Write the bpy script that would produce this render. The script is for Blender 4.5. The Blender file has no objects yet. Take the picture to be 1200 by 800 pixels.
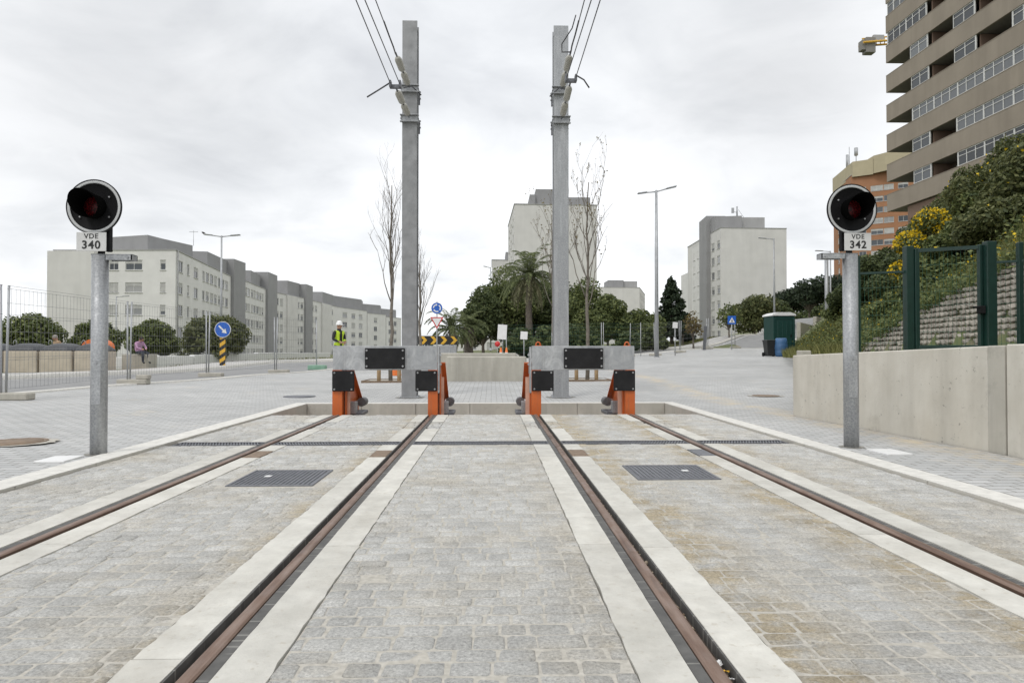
import bpy, math, random
import numpy as np
from mathutils import Vector, Matrix, noise as mnoise
random.seed(7); rng = np.random.default_rng(11)
PI = math.pi
sc = bpy.context.scene
COL = sc.collection
F = 800.0; CAMH = 0.98; YAW = 0.03; PIT = 0.015

# ---------------------------------------------------------------- camera
cam_d = bpy.data.cameras.new('camera'); cam = bpy.data.objects.new('camera', cam_d); COL.objects.link(cam)
cam_d.sensor_width = 36; cam_d.lens = 24; cam_d.clip_start = 0.05; cam_d.clip_end = 3000
cam.location = (0, 0, CAMH); cam.rotation_euler = (PI/2 + PIT, 0, -YAW)
sc.camera = cam
_f = Vector((math.sin(YAW)*math.cos(PIT), math.cos(YAW)*math.cos(PIT), math.sin(PIT)))
_r = Vector((math.cos(YAW), -math.sin(YAW), 0)); _u = _r.cross(_f)
def at(px, py, Y):
    """world point seen at photo pixel (px, py) (1200x800) that lies Y metres down the track"""
    d = _f + _r*((px-600)/F) - _u*((py-400)/F)
    t = Y/d.y
    return Vector((d.x*t, Y, CAMH + d.z*t))
def gx(px, Y): return at(px, 412, Y).x

# ---------------------------------------------------------------- ground height
CP = np.array([(-14,8,.12),(-9,12.5,.13),(-8.5,17,.18),(-7.5,25,.2),(-15,27,.12),(-25,20,.1),(-25,60,.1),(-40,86,0),(-45,160,0),(-60,120,0),(-80,60,0),
 (-4,16,.08),(-1.7,14.2,.05),(1.4,14.2,.05),(0,19,.15),(-5.3,24.5,.27),(0,28,.37),(0,36,.55),(-8,36,.4),(8,36,.68),(6,22,.25),(9,28,.45),(14,34,.76),(17,45,1.2),(27,60,2.5),(41,80,5),
 (45,126,3.4),(15,110,1.6),(35,205,2),(0,100,1.0),(8,60,1.1),(20,80,2.0),(-15,120,.3),(0,300,0),(-150,300,0),(150,300,2),(-200,100,0),(200,100,8),(0,-60,0),(-40,0,0),(5,0,.02),(4.6,10,.0),(8,5,.02),(60,60,9),(45,30,9),(-3,40,.5),(150,-100,0),(-150,-100,0)])
def H0(X, Y):
    X = np.asarray(X, float); Y = np.asarray(Y, float)
    num = np.zeros(np.broadcast(X, Y).shape); den = num.copy()
    for cx, cy, cz in CP:
        w = 1.0/(((X-cx)**2 + (Y-cy)**2)**1.5 + .3)
        num = num + w*cz; den = den + w
    z = num/den
    dx = np.maximum(np.maximum(-3.7-X, X-5.2), 0); dy = np.maximum(Y-13.0, 0)
    d = np.clip(np.sqrt(dx*dx+dy*dy)/4.0, 0, 1); s = d*d*(3-2*d)
    return .012*(1-s) + z*s
def H(x, y): return float(H0(x, y))

# ---------------------------------------------------------------- tagging
def tag(o, label=None, cat=None, group=None, kind=None):
    if label: o['label'] = label
    if cat: o['category'] = cat
    if group: o['group'] = group
    if kind: o['kind'] = kind
    return o
def thing(name, label, cat, loc=(0,0,0), rz=0, group=None):
    o = bpy.data.objects.new(name, None); COL.objects.link(o)
    o.empty_display_size = .2
    o.location = loc; o.rotation_euler = (0,0,rz)
    return tag(o, label, cat, group)
def dup(root, loc=None, rz=None, label=None, group=None):
    r = root.copy(); COL.objects.link(r)
    if loc is not None: r.location = loc
    if rz is not None: r.rotation_euler = (0,0,rz)
    if label: r['label'] = label
    if group: r['group'] = group
    for ch in list(root.children):
        c = ch.copy(); COL.objects.link(c); c.parent = r
        for g in list(ch.children):
            d = g.copy(); COL.objects.link(d); d.parent = c
    return r

# ---------------------------------------------------------------- mesh builder
class MB:
    def __init__(s): s.v=[]; s.f=[]; s.m=[]; s.sm=[]
    def add(s, vs, fs, m=0, smooth=False):
        b=len(s.v); s.v += [tuple(v) for v in vs]
        for f in fs: s.f.append([b+i for i in f]); s.m.append(m); s.sm.append(smooth)
        return s
    def box(s, c, d, m=0, rot=None, bev=0):
        x,y,z = d[0]/2,d[1]/2,d[2]/2
        if bev > 0:
            b=min(bev,x*.9,y*.9,z*.9); vs=[]; 
            for sx in (-1,1):
                for sy in (-1,1):
                    for sz in (-1,1):
                        vs += [(sx*x,sy*(y-b),sz*(z-b)),(sx*(x-b),sy*y,sz*(z-b)),(sx*(x-b),sy*(y-b),sz*z)]
            def I(sx,sy,sz,k): return (((sx>0)*2+(sy>0))*2+(sz>0))*3+k
            fs=[]
            for q in (-1,1):
                fs.append([I(q,-1,-1,0),I(q,1,-1,0),I(q,1,1,0),I(q,-1,1,0)][::q])
                fs.append([I(-1,q,-1,1),I(-1,q,1,1),I(1,q,1,1),I(1,q,-1,1)][::q])
                fs.append([I(-1,-1,q,2),I(1,-1,q,2),I(1,1,q,2),I(-1,1,q,2)][::q])
            for a in (-1,1):
                for e in (-1,1):
                    fs.append([I(a,e,-1,0),I(a,e,-1,1),I(a,e,1,1),I(a,e,1,0)][::-a*e])
                    fs.append([I(a,-1,e,0),I(a,-1,e,2),I(a,1,e,2),I(a,1,e,0)][::a*e])
                    fs.append([I(-1,a,e,1),I(-1,a,e,2),I(1,a,e,2),I(1,a,e,1)][::-a*e])
                    for g in (-1,1): fs.append([I(a,e,g,0),I(a,e,g,1),I(a,e,g,2)][::a*e*g])
        else:
            vs=[(-x,-y,-z),(x,-y,-z),(x,y,-z),(-x,y,-z),(-x,-y,z),(x,-y,z),(x,y,z),(-x,y,z)]
            fs=[(0,3,2,1),(4,5,6,7),(0,1,5,4),(1,2,6,5),(2,3,7,6),(3,0,4,7)]
        vs=[Vector(v) for v in vs]
        if rot is not None: vs=[rot@v for v in vs]
        c=Vector(c); return s.add([v+c for v in vs], fs, m)
    def tube(s, pts, r, n=8, m=0, caps=True, smooth=True):
        pts=[Vector(p) for p in pts]; k=len(pts)
        rs = r if isinstance(r,(list,tuple)) else [r]*k
        b=len(s.v); up=None
        for i,p in enumerate(pts):
            t=(pts[min(i+1,k-1)]-pts[max(i-1,0)]).normalized()
            if up is None:
                up = Vector((0,0,1)) if abs(t.z)<.9 else Vector((1,0,0))
            a=t.cross(up)
            if a.length<1e-5: a=t.orthogonal()
            a.normalize(); bb=a.cross(t).normalized(); up=bb
            for j in range(n):
                an=2*PI*j/n; s.v.append(tuple(p+(a*math.cos(an)+bb*math.sin(an))*rs[i]))
        for i in range(k-1):
            for j in range(n):
                j2=(j+1)%n; s.f.append([b+i*n+j,b+i*n+j2,b+(i+1)*n+j2,b+(i+1)*n+j]); s.m.append(m); s.sm.append(smooth)
        if caps:
            s.f.append([b+j for j in range(n)][::-1]); s.m.append(m); s.sm.append(False)
            s.f.append([b+(k-1)*n+j for j in range(n)]); s.m.append(m); s.sm.append(False)
        return s
    def prism(s, poly, y0, y1, m=0, frame=None):
        """extrude a polygon given in (x, z) from y0 to y1; frame maps local to wanted space"""
        n=len(poly); vs=[Vector((p[0],y0,p[1])) for p in poly]+[Vector((p[0],y1,p[1])) for p in poly]
        if frame: vs=[frame@v for v in vs]
        fs=[list(range(n)),list(range(2*n-1,n-1,-1))]
        for i in range(n): j=(i+1)%n; fs.append([i,n+i,n+j,j])
        return s.add(vs,fs,m)
    def lathe(s, prof, n=24, m=0, frame=None, smooth=True):
        """prof: list of (r, h) about local z"""
        b=len(s.v); 
        for (r,h) in prof:
            for j in range(n):
                a=2*PI*j/n; v=Vector((r*math.cos(a),r*math.sin(a),h)); s.v.append(tuple(frame@v if frame else v))
        for i in range(len(prof)-1):
            for j in range(n):
                j2=(j+1)%n; s.f.append([b+i*n+j,b+i*n+j2,b+(i+1)*n+j2,b+(i+1)*n+j]); s.m.append(m); s.sm.append(smooth)
        return s
    def build(s, name, mats, parent=None, loc=None):
        me=bpy.data.meshes.new(name); me.from_pydata(s.v,[],s.f)
        if not isinstance(mats,(list,tuple)): mats=[mats]
        for k in mats: me.materials.append(k)
        me.polygons.foreach_set('material_index', s.m); me.polygons.foreach_set('use_smooth', s.sm)
        me.update(); o=bpy.data.objects.new(name, me); COL.objects.link(o)
        if parent: o.parent=parent
        if loc is not None: o.location=loc
        return o
def npmesh(name, V, Fq, mats, parent=None, mi=None, smooth=False):
    me=bpy.data.meshes.new(name); nf=len(Fq); k=Fq.shape[1]
    me.vertices.add(len(V)); me.vertices.foreach_set('co', np.ascontiguousarray(V,dtype=np.float32).ravel())
    me.loops.add(nf*k); me.loops.foreach_set('vertex_index', np.ascontiguousarray(Fq,dtype=np.int32).ravel())
    me.polygons.add(nf); me.polygons.foreach_set('loop_start', np.arange(nf,dtype=np.int32)*k)
    me.polygons.foreach_set('loop_total', np.full(nf,k,dtype=np.int32))
    if not isinstance(mats,(list,tuple)): mats=[mats]
    for x in mats: me.materials.append(x)
    if mi is not None: me.polygons.foreach_set('material_index', np.asarray(mi,dtype=np.int32))
    if smooth: me.polygons.foreach_set('use_smooth', np.ones(nf,dtype=bool))
    me.update(calc_edges=True); me.validate()
    o=bpy.data.objects.new(name, me); COL.objects.link(o)
    if parent: o.parent=parent
    return o

# ---------------------------------------------------------------- materials
class N:
    def __init__(s, name):
        s.mat=bpy.data.materials.new(name); s.mat.use_nodes=True; s.t=s.mat.node_tree; s.t.nodes.clear()
        s.out=s.t.nodes.new('ShaderNodeOutputMaterial'); s.b=s.t.nodes.new('ShaderNodeBsdfPrincipled')
        s.t.links.new(s.b.outputs[0], s.out.inputs[0]); s._tc=None
    def n(s, ty, **kw):
        x=s.t.nodes.new(ty)
        for k,v in kw.items():
            if k.startswith('i_'):
                key=k[2:]; x.inputs[int(key) if key.isdigit() else key.replace('_',' ')].default_value=v
            else: setattr(x,k,v)
        return x
    def l(s,a,b): s.t.links.new(a,b)
    def obj(s, scale=None):
        if not s._tc: s._tc=s.n('ShaderNodeTexCoord')
        o=s._tc.outputs['Object']
        if scale:
            m=s.n('ShaderNodeMapping'); m.inputs['Scale'].default_value=scale; s.l(o,m.inputs[0]); return m.outputs[0]
        return o
    def noise(s, scale, detail=4, vec=None, rough=.55, dist=0):
        x=s.n('ShaderNodeTexNoise'); x.inputs['Scale'].default_value=scale; x.inputs['Detail'].default_value=detail
        x.inputs['Roughness'].default_value=rough; x.inputs['Distortion'].default_value=dist
        s.l(vec or s.obj(), x.inputs['Vector']); return x.outputs[0]
    def ramp(s, fac, stops):
        r=s.n('ShaderNodeValToRGB'); e=r.color_ramp.elements
        while len(e)<len(stops): e.new(.5)
        for el,(p,c) in zip(e,stops):
            el.position=p; el.color=(c,c,c,1) if isinstance(c,(int,float)) else (*c,1)
        s.l(fac,r.inputs[0]); return r.outputs[0]
    def mix(s, fac, a, b, mode='MIX'):
        x=s.n('ShaderNodeMix', data_type='RGBA', blend_type=mode)
        for sock,val in ((0,fac),(6,a),(7,b)):
            if isinstance(val,(int,float)): x.inputs[sock].default_value = val if sock==0 else (val,val,val,1)
            elif isinstance(val,tuple): x.inputs[sock].default_value=(*val,1)
            else: s.l(val,x.inputs[sock])
        return x.outputs[2]
    def math(s, op, a, b=0.0):
        x=s.n('ShaderNodeMath', operation=op)
        for i,v in enumerate((a,b)):
            if isinstance(v,(int,float)): x.inputs[i].default_value=v
            else: s.l(v,x.inputs[i])
        return x.outputs[0]
    def bump(s, h, strength=.3, dist=.01):
        x=s.n('ShaderNodeBump'); x.inputs['Strength'].default_value=strength; x.inputs['Distance'].default_value=dist
        s.l(h,x.inputs['Height']); s.l(x.outputs[0], s.b.inputs['Normal'])
    def fin(s, col=None, rough=.7, metal=0, spec=None):
        if col is not None:
            if isinstance(col,tuple): s.b.inputs['Base Color'].default_value=(*col,1)
            else: s.l(col, s.b.inputs['Base Color'])
        if isinstance(rough,(int,float)): s.b.inputs['Roughness'].default_value=rough
        else: s.l(rough, s.b.inputs['Roughness'])
        s.b.inputs['Metallic'].default_value=metal
        if spec is not None: s.b.inputs['Specular IOR Level'].default_value=spec
        return s.mat
def simple(name, c, rough=.6, metal=0, var=.12, scale=6, bump=0, bscale=60, bd=.003, spec=None):
    n=N(name); f=n.noise(scale,5)
    k=n.ramp(f,[(.3,tuple(x*(1-var) for x in c)),(.7,tuple(min(1,x*(1+var)) for x in c))])
    if bump: n.bump(n.noise(bscale,3),bump,bd)
    return n.fin(k,rough,metal,spec)
def island(n, lo, hi):
    g=n.n('ShaderNodeNewGeometry'); return n.ramp(g.outputs['Random Per Island'], [(0,lo),(1,hi)])
M={}
# granite setts
n=N('granite_setts')
sp=n.ramp(n.noise(75,7,rough=.85),[(.31,(.17,.165,.155)),(.43,(.43,.425,.405)),(.55,(.60,.595,.565)),(.67,(.82,.81,.77))])
isl=island(n,.88,1.06); c=n.mix(1.0,sp,isl,'MULTIPLY')
st=n.ramp(n.noise(1.3,6,rough=.65),[(.48,0.0),(.74,.55)])
sx_=n.n('ShaderNodeSeparateXYZ'); n.l(n.obj(),sx_.inputs[0])
for xc_,wd_,am_ in ((.98,.42,1.0),(1.93,.40,1.0),(-1.16,.25,.6),(.40,.22,.4),(2.5,.3,.6)):
    dd_=n.math('SUBTRACT',1.0,n.math('MULTIPLY',n.math('ABSOLUTE',n.math('SUBTRACT',sx_.outputs[0],xc_)),1/wd_)); dd_=n.math('MULTIPLY',n.math('MAXIMUM',dd_,0.0),am_*1.5); st=n.math('MAXIMUM',st,n.math('MULTIPLY',dd_,n.ramp(n.noise(3.1,7,rough=.75),[(.38,0.0),(.62,1.0)])))
st=n.math('MINIMUM',st,.95)
c=n.mix(st,c,n.mix(1.0,c,(.83,.71,.52),'MULTIPLY'))
st2=n.ramp(n.noise(5,4),[(.35,.86),(.65,1.06)]); c=n.mix(1.0,c,st2,'MULTIPLY')
n.bump(n.noise(42,7,rough=.8),1.0,.012); M['sett']=n.fin(c,.85)
# joint sand
n=N('joint_sand'); c=n.ramp(n.noise(45,5),[(.3,(.36,.34,.295)),(.7,(.52,.495,.44))])
n.bump(n.noise(200,3),.5,.004); M['sand']=n.fin(c,.95)
# cast concrete strips
n=N('cast_concrete'); a=n.ramp(n.noise(3.2,7,rough=.62),[(.3,(.52,.505,.455)),(.7,(.67,.655,.60))])
a=n.mix(n.ramp(n.noise(28,4),[(.60,0.0),(.72,.45)]),a,(.40,.35,.27)); a=n.mix(n.ramp(n.noise(6,7,rough=.8),[(.60,0.0),(.70,.5)]),a,(.34,.31,.26)); a=n.mix(n.ramp(n.noise(220,2),[(.7,0.0),(.8,.5)]),a,(.36,.33,.28))
isl=island(n,.9,1.05); a=n.mix(1.0,a,isl,'MULTIPLY')
vo=n.n('ShaderNodeTexVoronoi',feature='DISTANCE_TO_EDGE'); vo.inputs['Scale'].default_value=1.1
mp=n.mix(.35,n.obj(),n.n('ShaderNodeTexNoise').outputs[1]); n.l(mp,vo.inputs['Vector'])
a=n.mix(n.ramp(n.noise(1.0,6,rough=.7,vec=n.obj((2.2,.9,1))),[(.5,0.0),(.7,.4)]),a,(.43,.40,.34))
a=n.mix(1.0,a,n.ramp(n.noise(9,6,rough=.7),[(.3,.86),(.7,1.06)]),'MULTIPLY')
n.bump(n.noise(55,6,rough=.7),.5,.005); M['conc_strip']=n.fin(a,.85)
def concrete(name, c0, c1, streak=True, spots=True):
    n=N(name); a=n.ramp(n.noise(1.6,7,rough=.65),[(.32,c0),(.68,c1)])
    if streak:
        s_=n.ramp(n.noise(1.0,5,vec=n.obj((3.2,3.2,.35))),[(.45,0.0),(.75,.45)]); a=n.mix(s_,a,tuple(x*.62 for x in c0))
        s2=n.ramp(n.noise(1.0,4,vec=n.obj((9,9,.8))),[(.55,0.0),(.75,.3)]); a=n.mix(s2,a,(.62,.60,.55)); a=n.mix(n.ramp(n.noise(3.5,7,rough=.75),[(.56,0.0),(.70,.5)]),a,tuple(x*.72 for x in c0))
    if spots: a=n.mix(n.ramp(n.noise(16,5,rough=.7),[(.63,0.0),(.68,.6)]),a,(.16,.15,.13))
    n.bump(n.noise(40,6),.3,.005); return n.fin(a,.88)
M['conc_wall']=concrete('concrete_wall',(.52,.49,.42),(.63,.605,.535))
n=N('galvanised_plate'); c=n.ramp(n.noise(3.2,7,rough=.7,dist=1.5),[(.32,(.27,.285,.30)),(.5,(.38,.39,.40)),(.68,(.53,.54,.545))]); c=n.mix(n.ramp(n.noise(1.0,6,vec=n.obj((25,25,1.5))),[(.55,0.0),(.72,.35)]),c,(.24,.23,.21)); n.bump(n.noise(60,4),.15,.002); M['galvp']=n.fin(c,n.ramp(n.noise(7,4),[(.3,.42),(.7,.68)]),.45)
M['galvd']=simple('weathered_steel_grey',(.27,.275,.28),.6,.4,var=.18,scale=5,bump=.15)
M['conc_block']=concrete('concrete_block',(.40,.38,.33),(.48,.46,.40),spots=False)
M['kerb']=simple('kerb_stone',(.64,.625,.58),.85,var=.12,scale=14,bump=.3,bscale=90)
M['kerb_dark']=concrete('kerb_dark_streaked',(.40,.385,.345),(.50,.48,.43),spots=False)
# pavers : interlocking blocks
n=N('grey_pavers')
w=n.n('ShaderNodeTexWave',wave_type='BANDS',bands_direction='X'); w.inputs['Scale'].default_value=1.6; w.inputs['Distortion'].default_value=0
n.l(n.obj(),w.inputs[0])
tex=n.n('ShaderNodeTexBrick'); tex.offset=.5
mapn=n.n('ShaderNodeMapping'); nz=n.n('ShaderNodeTexNoise'); nz.inputs['Scale'].default_value=3; n.l(n.obj(),nz.inputs[0])
ad=n.n('ShaderNodeMix',data_type='RGBA',blend_type='ADD'); ad.inputs[0].default_value=.012; n.l(n.obj(),ad.inputs[6]); n.l(nz.outputs[1],ad.inputs[7])
n.l(ad.outputs[2],mapn.inputs[0]); n.l(mapn.outputs[0],tex.inputs['Vector'])
for k,v in (('Scale',1.0),('Mortar Size',.007),('Mortar Smooth',.25),('Bias',0),('Brick Width',.22),('Row Height',.11)): tex.inputs[k].default_value=v
tex.inputs['Color1'].default_value=(.44,.445,.44,1); tex.inputs['Color2'].default_value=(.52,.52,.51,1); tex.inputs['Mortar'].default_value=(.22,.212,.19,1)
c=n.mix(1.0,tex.outputs[0],n.ramp(n.noise(.45,7,rough=.7),[(.3,.80),(.7,1.10)]),'MULTIPLY')
c=n.mix(1.0,c,n.ramp(n.noise(120,3),[(.3,.88),(.7,1.08)]),'MULTIPLY')
c=n.mix(n.ramp(n.noise(.8,6,rough=.7),[(.60,0.0),(.72,.45)]),c,(.55,.49,.38))
c=n.mix(n.ramp(n.noise(1.9,7,rough=.8),[(.60,0.0),(.70,.45)]),c,(.27,.26,.24))
sx_=n.n('ShaderNodeSeparateXYZ'); n.l(n.obj(),sx_.inputs[0]); dd_=n.math('SUBTRACT',1.0,n.math('MULTIPLY',n.math('ABSOLUTE',n.math('SUBTRACT',sx_.outputs[0],4.55)),2.2)); dd_=n.math('MULTIPLY',n.math('MAXIMUM',dd_,0.0),n.ramp(n.noise(2.4,6,rough=.7),[(.42,0.0),(.6,1.0)])); c=n.mix(n.math('MULTIPLY',dd_,.9),c,(.56,.48,.35))
bh=n.mix(.5,n.math('SUBTRACT',1.0,tex.outputs[1]),n.noise(80,4)); n.bump(bh,.6,.006)
M['paver']=n.fin(c,.82)
# asphalt, soil, grass ground
n=N('asphalt'); c=n.ramp(n.noise(2,6),[(.3,(.22,.22,.22)),(.7,(.28,.28,.275))]); c=n.mix(1.0,c,n.ramp(n.noise(150,2),[(.3,.8),(.7,1.2)]),'MULTIPLY')
n.bump(n.noise(200,2),.4,.004); M['asphalt']=n.fin(c,.9)
n=N('soil_and_grass'); c=n.ramp(n.noise(.7,8,rough=.65),[(.35,(.21,.18,.12)),(.5,(.10,.12,.045)),(.7,(.15,.17,.06))]); n.bump(n.noise(8,6),.6,.05); M['soil']=n.fin(c,.95)
M['sidewalk']=simple('sidewalk_slabs',(.46,.45,.43),.85,var=.1,scale=3,bump=.2)
M['paint']=simple('road_paint',(.75,.75,.73),.6,var=.08,scale=12)
# metals
n=N('galvanised_steel'); vo=n.n('ShaderNodeTexVoronoi'); vo.inputs['Scale'].default_value=55; n.l(n.obj(),vo.inputs['Vector'])
c=n.mix(.35,n.ramp(n.noise(5,6),[(.3,(.34,.355,.37)),(.7,(.50,.51,.52))]),n.mix(1.0,vo.outputs[1],(.5,.5,.5),'SATURATION'))
c=n.ramp(n.mix(.6,n.noise(4,6,rough=.65),vo.outputs[0]),[(.15,(.24,.25,.262)),(.55,(.345,.355,.365)),(.9,(.47,.48,.485))])
c=n.mix(n.ramp(n.noise(1.0,5,vec=n.obj((12,12,1.2))),[(.5,0.0),(.72,.35)]),c,(.62,.63,.64))
n.bump(n.noise(90,3),.12,.002); M['galv']=n.fin(c,n.ramp(n.noise(20,3),[(.3,.42),(.7,.62)]),.55)
M['galv_far']=simple('galvanised_lamp_steel',(.40,.41,.42),.5,.4)
n=N('rail_rust'); c=n.ramp(n.noise(1.0,6,vec=n.obj((30,2.5,30))),[(.3,(.12,.07,.05)),(.5,(.20,.13,.095)),(.7,(.28,.20,.16))])
n.bump(n.noise(120,4),.3,.002); M['rail']=n.fin(c,n.ramp(n.noise(9,4),[(.3,.32),(.7,.6)]),.35)
M['rail_side']=simple('rail_side_rust',(.11,.065,.04),.85,.1,var=.4,scale=30,bump=.4)
n=N('black_rubber'); c=n.ramp(n.noise(14,5),[(.3,(.07,.069,.066)),(.7,(.125,.122,.115))]); c=n.mix(n.ramp(n.noise(1.0,3,vec=n.obj((3,42,1)),rough=.4),[(.62,0.0),(.66,.45)]),c,(.36,.35,.32)); n.bump(n.noise(120,3),.3,.002); M['rubber']=n.fin(c,.8)
n=N('groove_dirt'); c=n.ramp(n.noise(30,5),[(.3,(.035,.028,.022)),(.65,(.13,.10,.075)),(.8,(.26,.2,.15))]); n.bump(n.noise(90,4),.8,.01); M['groove']=n.fin(c,.95)
M['iron']=simple('cast_iron',(.15,.155,.17),.5,.4,var=.25,scale=18,bump=.3,bscale=120)
M['iron_rust']=simple('rusty_plate',(.23,.17,.12),.75,.3,var=.25,scale=18,bump=.3)
n=N('orange_paint'); c=n.ramp(n.noise(4,5),[(.3,(.47,.095,.014)),(.7,(.58,.13,.022))]); c=n.mix(n.ramp(n.noise(26,5,rough=.7),[(.60,0.0),(.68,.6)]),c,(.20,.09,.05)); c=n.mix(n.ramp(n.noise(1.0,6,vec=n.obj((18,18,1.2))),[(.52,0.0),(.72,.5)]),c,(.30,.12,.06))
M['orange']=n.fin(c,.42)
M['orange_pl']=simple('orange_plastic',(.72,.17,.03),.5)
M['primer']=simple('pale_orange_plate',(.58,.36,.27),.6,var=.15,scale=6)
n=N('pad_rubber'); c=n.ramp(n.noise(7,5),[(.3,(.010,.010,.011)),(.7,(.020,.020,.021))]); n.bump(n.noise(160,3),.3,.002); M['pad']=n.fin(c,.7,spec=.25)
M['black']=simple('matt_black',(.010,.010,.011),.7,var=.2,spec=.2)
M['blackin']=simple('matt_black_inside',(.004,.004,.004),1.0,var=.2,spec=.0)
M['white']=simple('white_paint',(.74,.74,.73),.5,var=.05)
M['reflect']=simple('grey_white_ring',(.50,.51,.51),.5,var=.05)
M['blackink']=simple('black_lettering',(.015,.015,.015),.6,var=.05)
M['blue']=simple('sign_blue',(.015,.11,.48),.45,var=.06)
M['red']=simple('sign_red',(.55,.03,.03),.45,var=.06)
M['yellow']=simple('sign_yellow',(.66,.38,.03),.5,var=.08)
M['green_paint']=simple('dark_green_paint',(.006,.030,.023),.4,var=.15,scale=8)
M['green_wire']=simple('green_wire',(.02,.09,.06),.5)
M['wire']=simple('zinc_wire',(.34,.345,.35),.5,.5)
M['meshwire']=simple('dull_mesh_wire',(.20,.205,.21),.6,.4)
M['cable']=simple('dark_cable',(.07,.07,.075),.5,.3)
M['insul']=simple('insulator_grey',(.40,.39,.35),.5,var=.15,scale=20)
n=N('dark_red_lens'); vo=n.n('ShaderNodeTexVoronoi'); vo.inputs['Scale'].default_value=75; n.l(n.obj(),vo.inputs['Vector'])
c=n.ramp(vo.outputs[0],[(.2,(.16,.008,.012)),(.6,(.03,.003,.004))]); M['lens']=n.fin(c,.35,spec=.2)
# walls of far houses
def plaster(name, c, v=.06, st=.22):
    n=N(name); a=n.ramp(n.noise(.5,6),[(.3,tuple(x*(1-v) for x in c)),(.7,tuple(min(1,x*(1+v)) for x in c))])
    a=n.mix(n.ramp(n.noise(1.0,5,vec=n.obj((.9,.9,.07))),[(.48,0.0),(.78,st)]),a,tuple(x*.68 for x in c)); n.bump(n.noise(12,4),.15,.02); return n.fin(a,.9)
M['pl_white']=plaster('plaster_off_white',(.68,.675,.65))
M['pl_beige']=plaster('plaster_beige',(.62,.612,.585))
M['plate']=simple('plate_grey_white',(.58,.58,.57),.5,var=.05)
M['pl_grey']=plaster('plaster_grey',(.29,.29,.292))
M['pl_grey2']=plaster('plaster_mid_grey',(.36,.36,.355))
M['pl_orange']=plaster('orange_brick',(.34,.17,.09))
M['pl_cream']=plaster('cream_fascia',(.42,.37,.25))
M['pl_brown']=plaster('brown_render',(.20,.135,.10))
M['band']=plaster('brown_grey_concrete_band',(.29,.25,.20),.08,.5)
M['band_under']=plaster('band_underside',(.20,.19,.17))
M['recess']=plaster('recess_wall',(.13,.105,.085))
n=N('window_glass'); oi=n.n('ShaderNodeObjectInfo')
c=n.ramp(oi.outputs['Random'],[(0,(.03,.035,.04)),(.5,(.07,.08,.09)),(.8,(.16,.17,.18)),(1,(.35,.35,.34))]); M['glass']=n.fin(c,.12)
M['shutter']=simple('roller_shutter',(.42,.42,.40),.7,var=.15,scale=1.5)
M['wframe']=simple('white_window_frame',(.60,.60,.58),.5)
M['curtain']=simple('pale_curtain',(.35,.36,.37),.8,var=.3,scale=2)
# vegetation
def leaf(name, lo, hi, tr=.0):
    n=N(name); g=n.n('ShaderNodeNewGeometry'); c=n.ramp(g.outputs['Random Per Island'],[(0,lo),(.55,tuple((a+b)/2 for a,b in zip(lo,hi))),(1,hi)])
    n.fin(c,.6,spec=.3)
    if tr:
        t=n.n('ShaderNodeBsdfTranslucent'); n.l(c,t.inputs[0]); ms=n.n('ShaderNodeMixShader'); ms.inputs[0].default_value=tr
        n.l(n.b.outputs[0],ms.inputs[1]); n.l(t.outputs[0],ms.inputs[2]); n.l(ms.outputs[0],n.out.inputs[0])
    return n.mat
M['lf_dark']=leaf('dark_leaves',(.035,.055,.022),(.15,.18,.07),.3)
M['lf_mid']=leaf('mid_green_leaves',(.05,.075,.025),(.22,.25,.09),.3)
M['lf_olive']=leaf('olive_leaves',(.05,.068,.024),(.20,.21,.085),.3)
M['lf_grass']=leaf('grass_blades',(.07,.085,.02),(.30,.29,.11),.3)
M['lf_flower']=leaf('yellow_flowers',(.55,.38,.01),(.85,.62,.03),.2)
M['lf_palm']=leaf('palm_leaflets',(.06,.08,.035),(.22,.25,.11),.3)
M['lf_dead']=leaf('dead_fronds',(.10,.10,.055),(.24,.23,.13),.1)
M['lf_bud']=leaf('young_buds',(.12,.08,.03),(.22,.18,.06),.2)
M['lf_pine']=leaf('conifer_needles',(.012,.024,.012),(.045,.065,.03),.15)
M['bark']=simple('bark',(.16,.135,.11),.9,var=.3,scale=12,bump=.6,bscale=30,bd=.01)
M['bark_pale']=simple('pale_bark',(.17,.15,.125),.9,var=.3,scale=12,bump=.5,bscale=30,bd=.01)
M['wood']=simple('stake_wood',(.36,.25,.14),.8,var=.2,scale=8)
M['palmbark']=simple('palm_bark',(.13,.11,.09),.95,var=.4,scale=10,bump=.8,bscale=14,bd=.03)
# people and plastics
M['skin']=simple('skin',(.42,.24,.16),.6,var=.06)
M['jacket']=simple('dark_jacket',(.02,.02,.023),.8,var=.2)
M['hivis']=simple('hi_vis_yellow',(.55,.75,.04),.6,var=.08)
M['trouser']=simple('dark_trousers',(.03,.035,.05),.85)
M['shoe']=simple('dark_shoes',(.02,.02,.02),.6)
M['helmet']=simple('white_helmet',(.78,.78,.77),.35,var=.03)
M['pink']=simple('pink_top',(.46,.27,.42),.8); M['tan']=simple('tan_jacket',(.36,.25,.15),.8)
M['hair']=simple('grey_hair',(.28,.26,.24),.9); M['hair_dark']=simple('dark_hair',(.03,.022,.02),.9)
M['toilet']=simple('toilet_green',(.008,.045,.038),.45,var=.12,scale=3)
M['bin_black']=simple('bin_black',(.02,.021,.022),.5); M['barrel']=simple('barrel_blue',(.05,.13,.27),.5,var=.2,scale=3)
M['lid']=simple('dark_lid',(.035,.038,.045),.45,var=.2,scale=2)
M['cont']=simple('container_concrete',(.50,.44,.36),.85,var=.12,scale=2.5,bump=.2)
M['carw']=simple('car_paint_grey',(.42,.43,.44),.3,.2); M['carg']=simple('car_glass',(.03,.035,.04),.1)
M['crane_y']=simple('crane_yellow',(.62,.36,.03),.5); M['crane_c']=simple('crane_ballast',(.22,.21,.19),.9)
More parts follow.
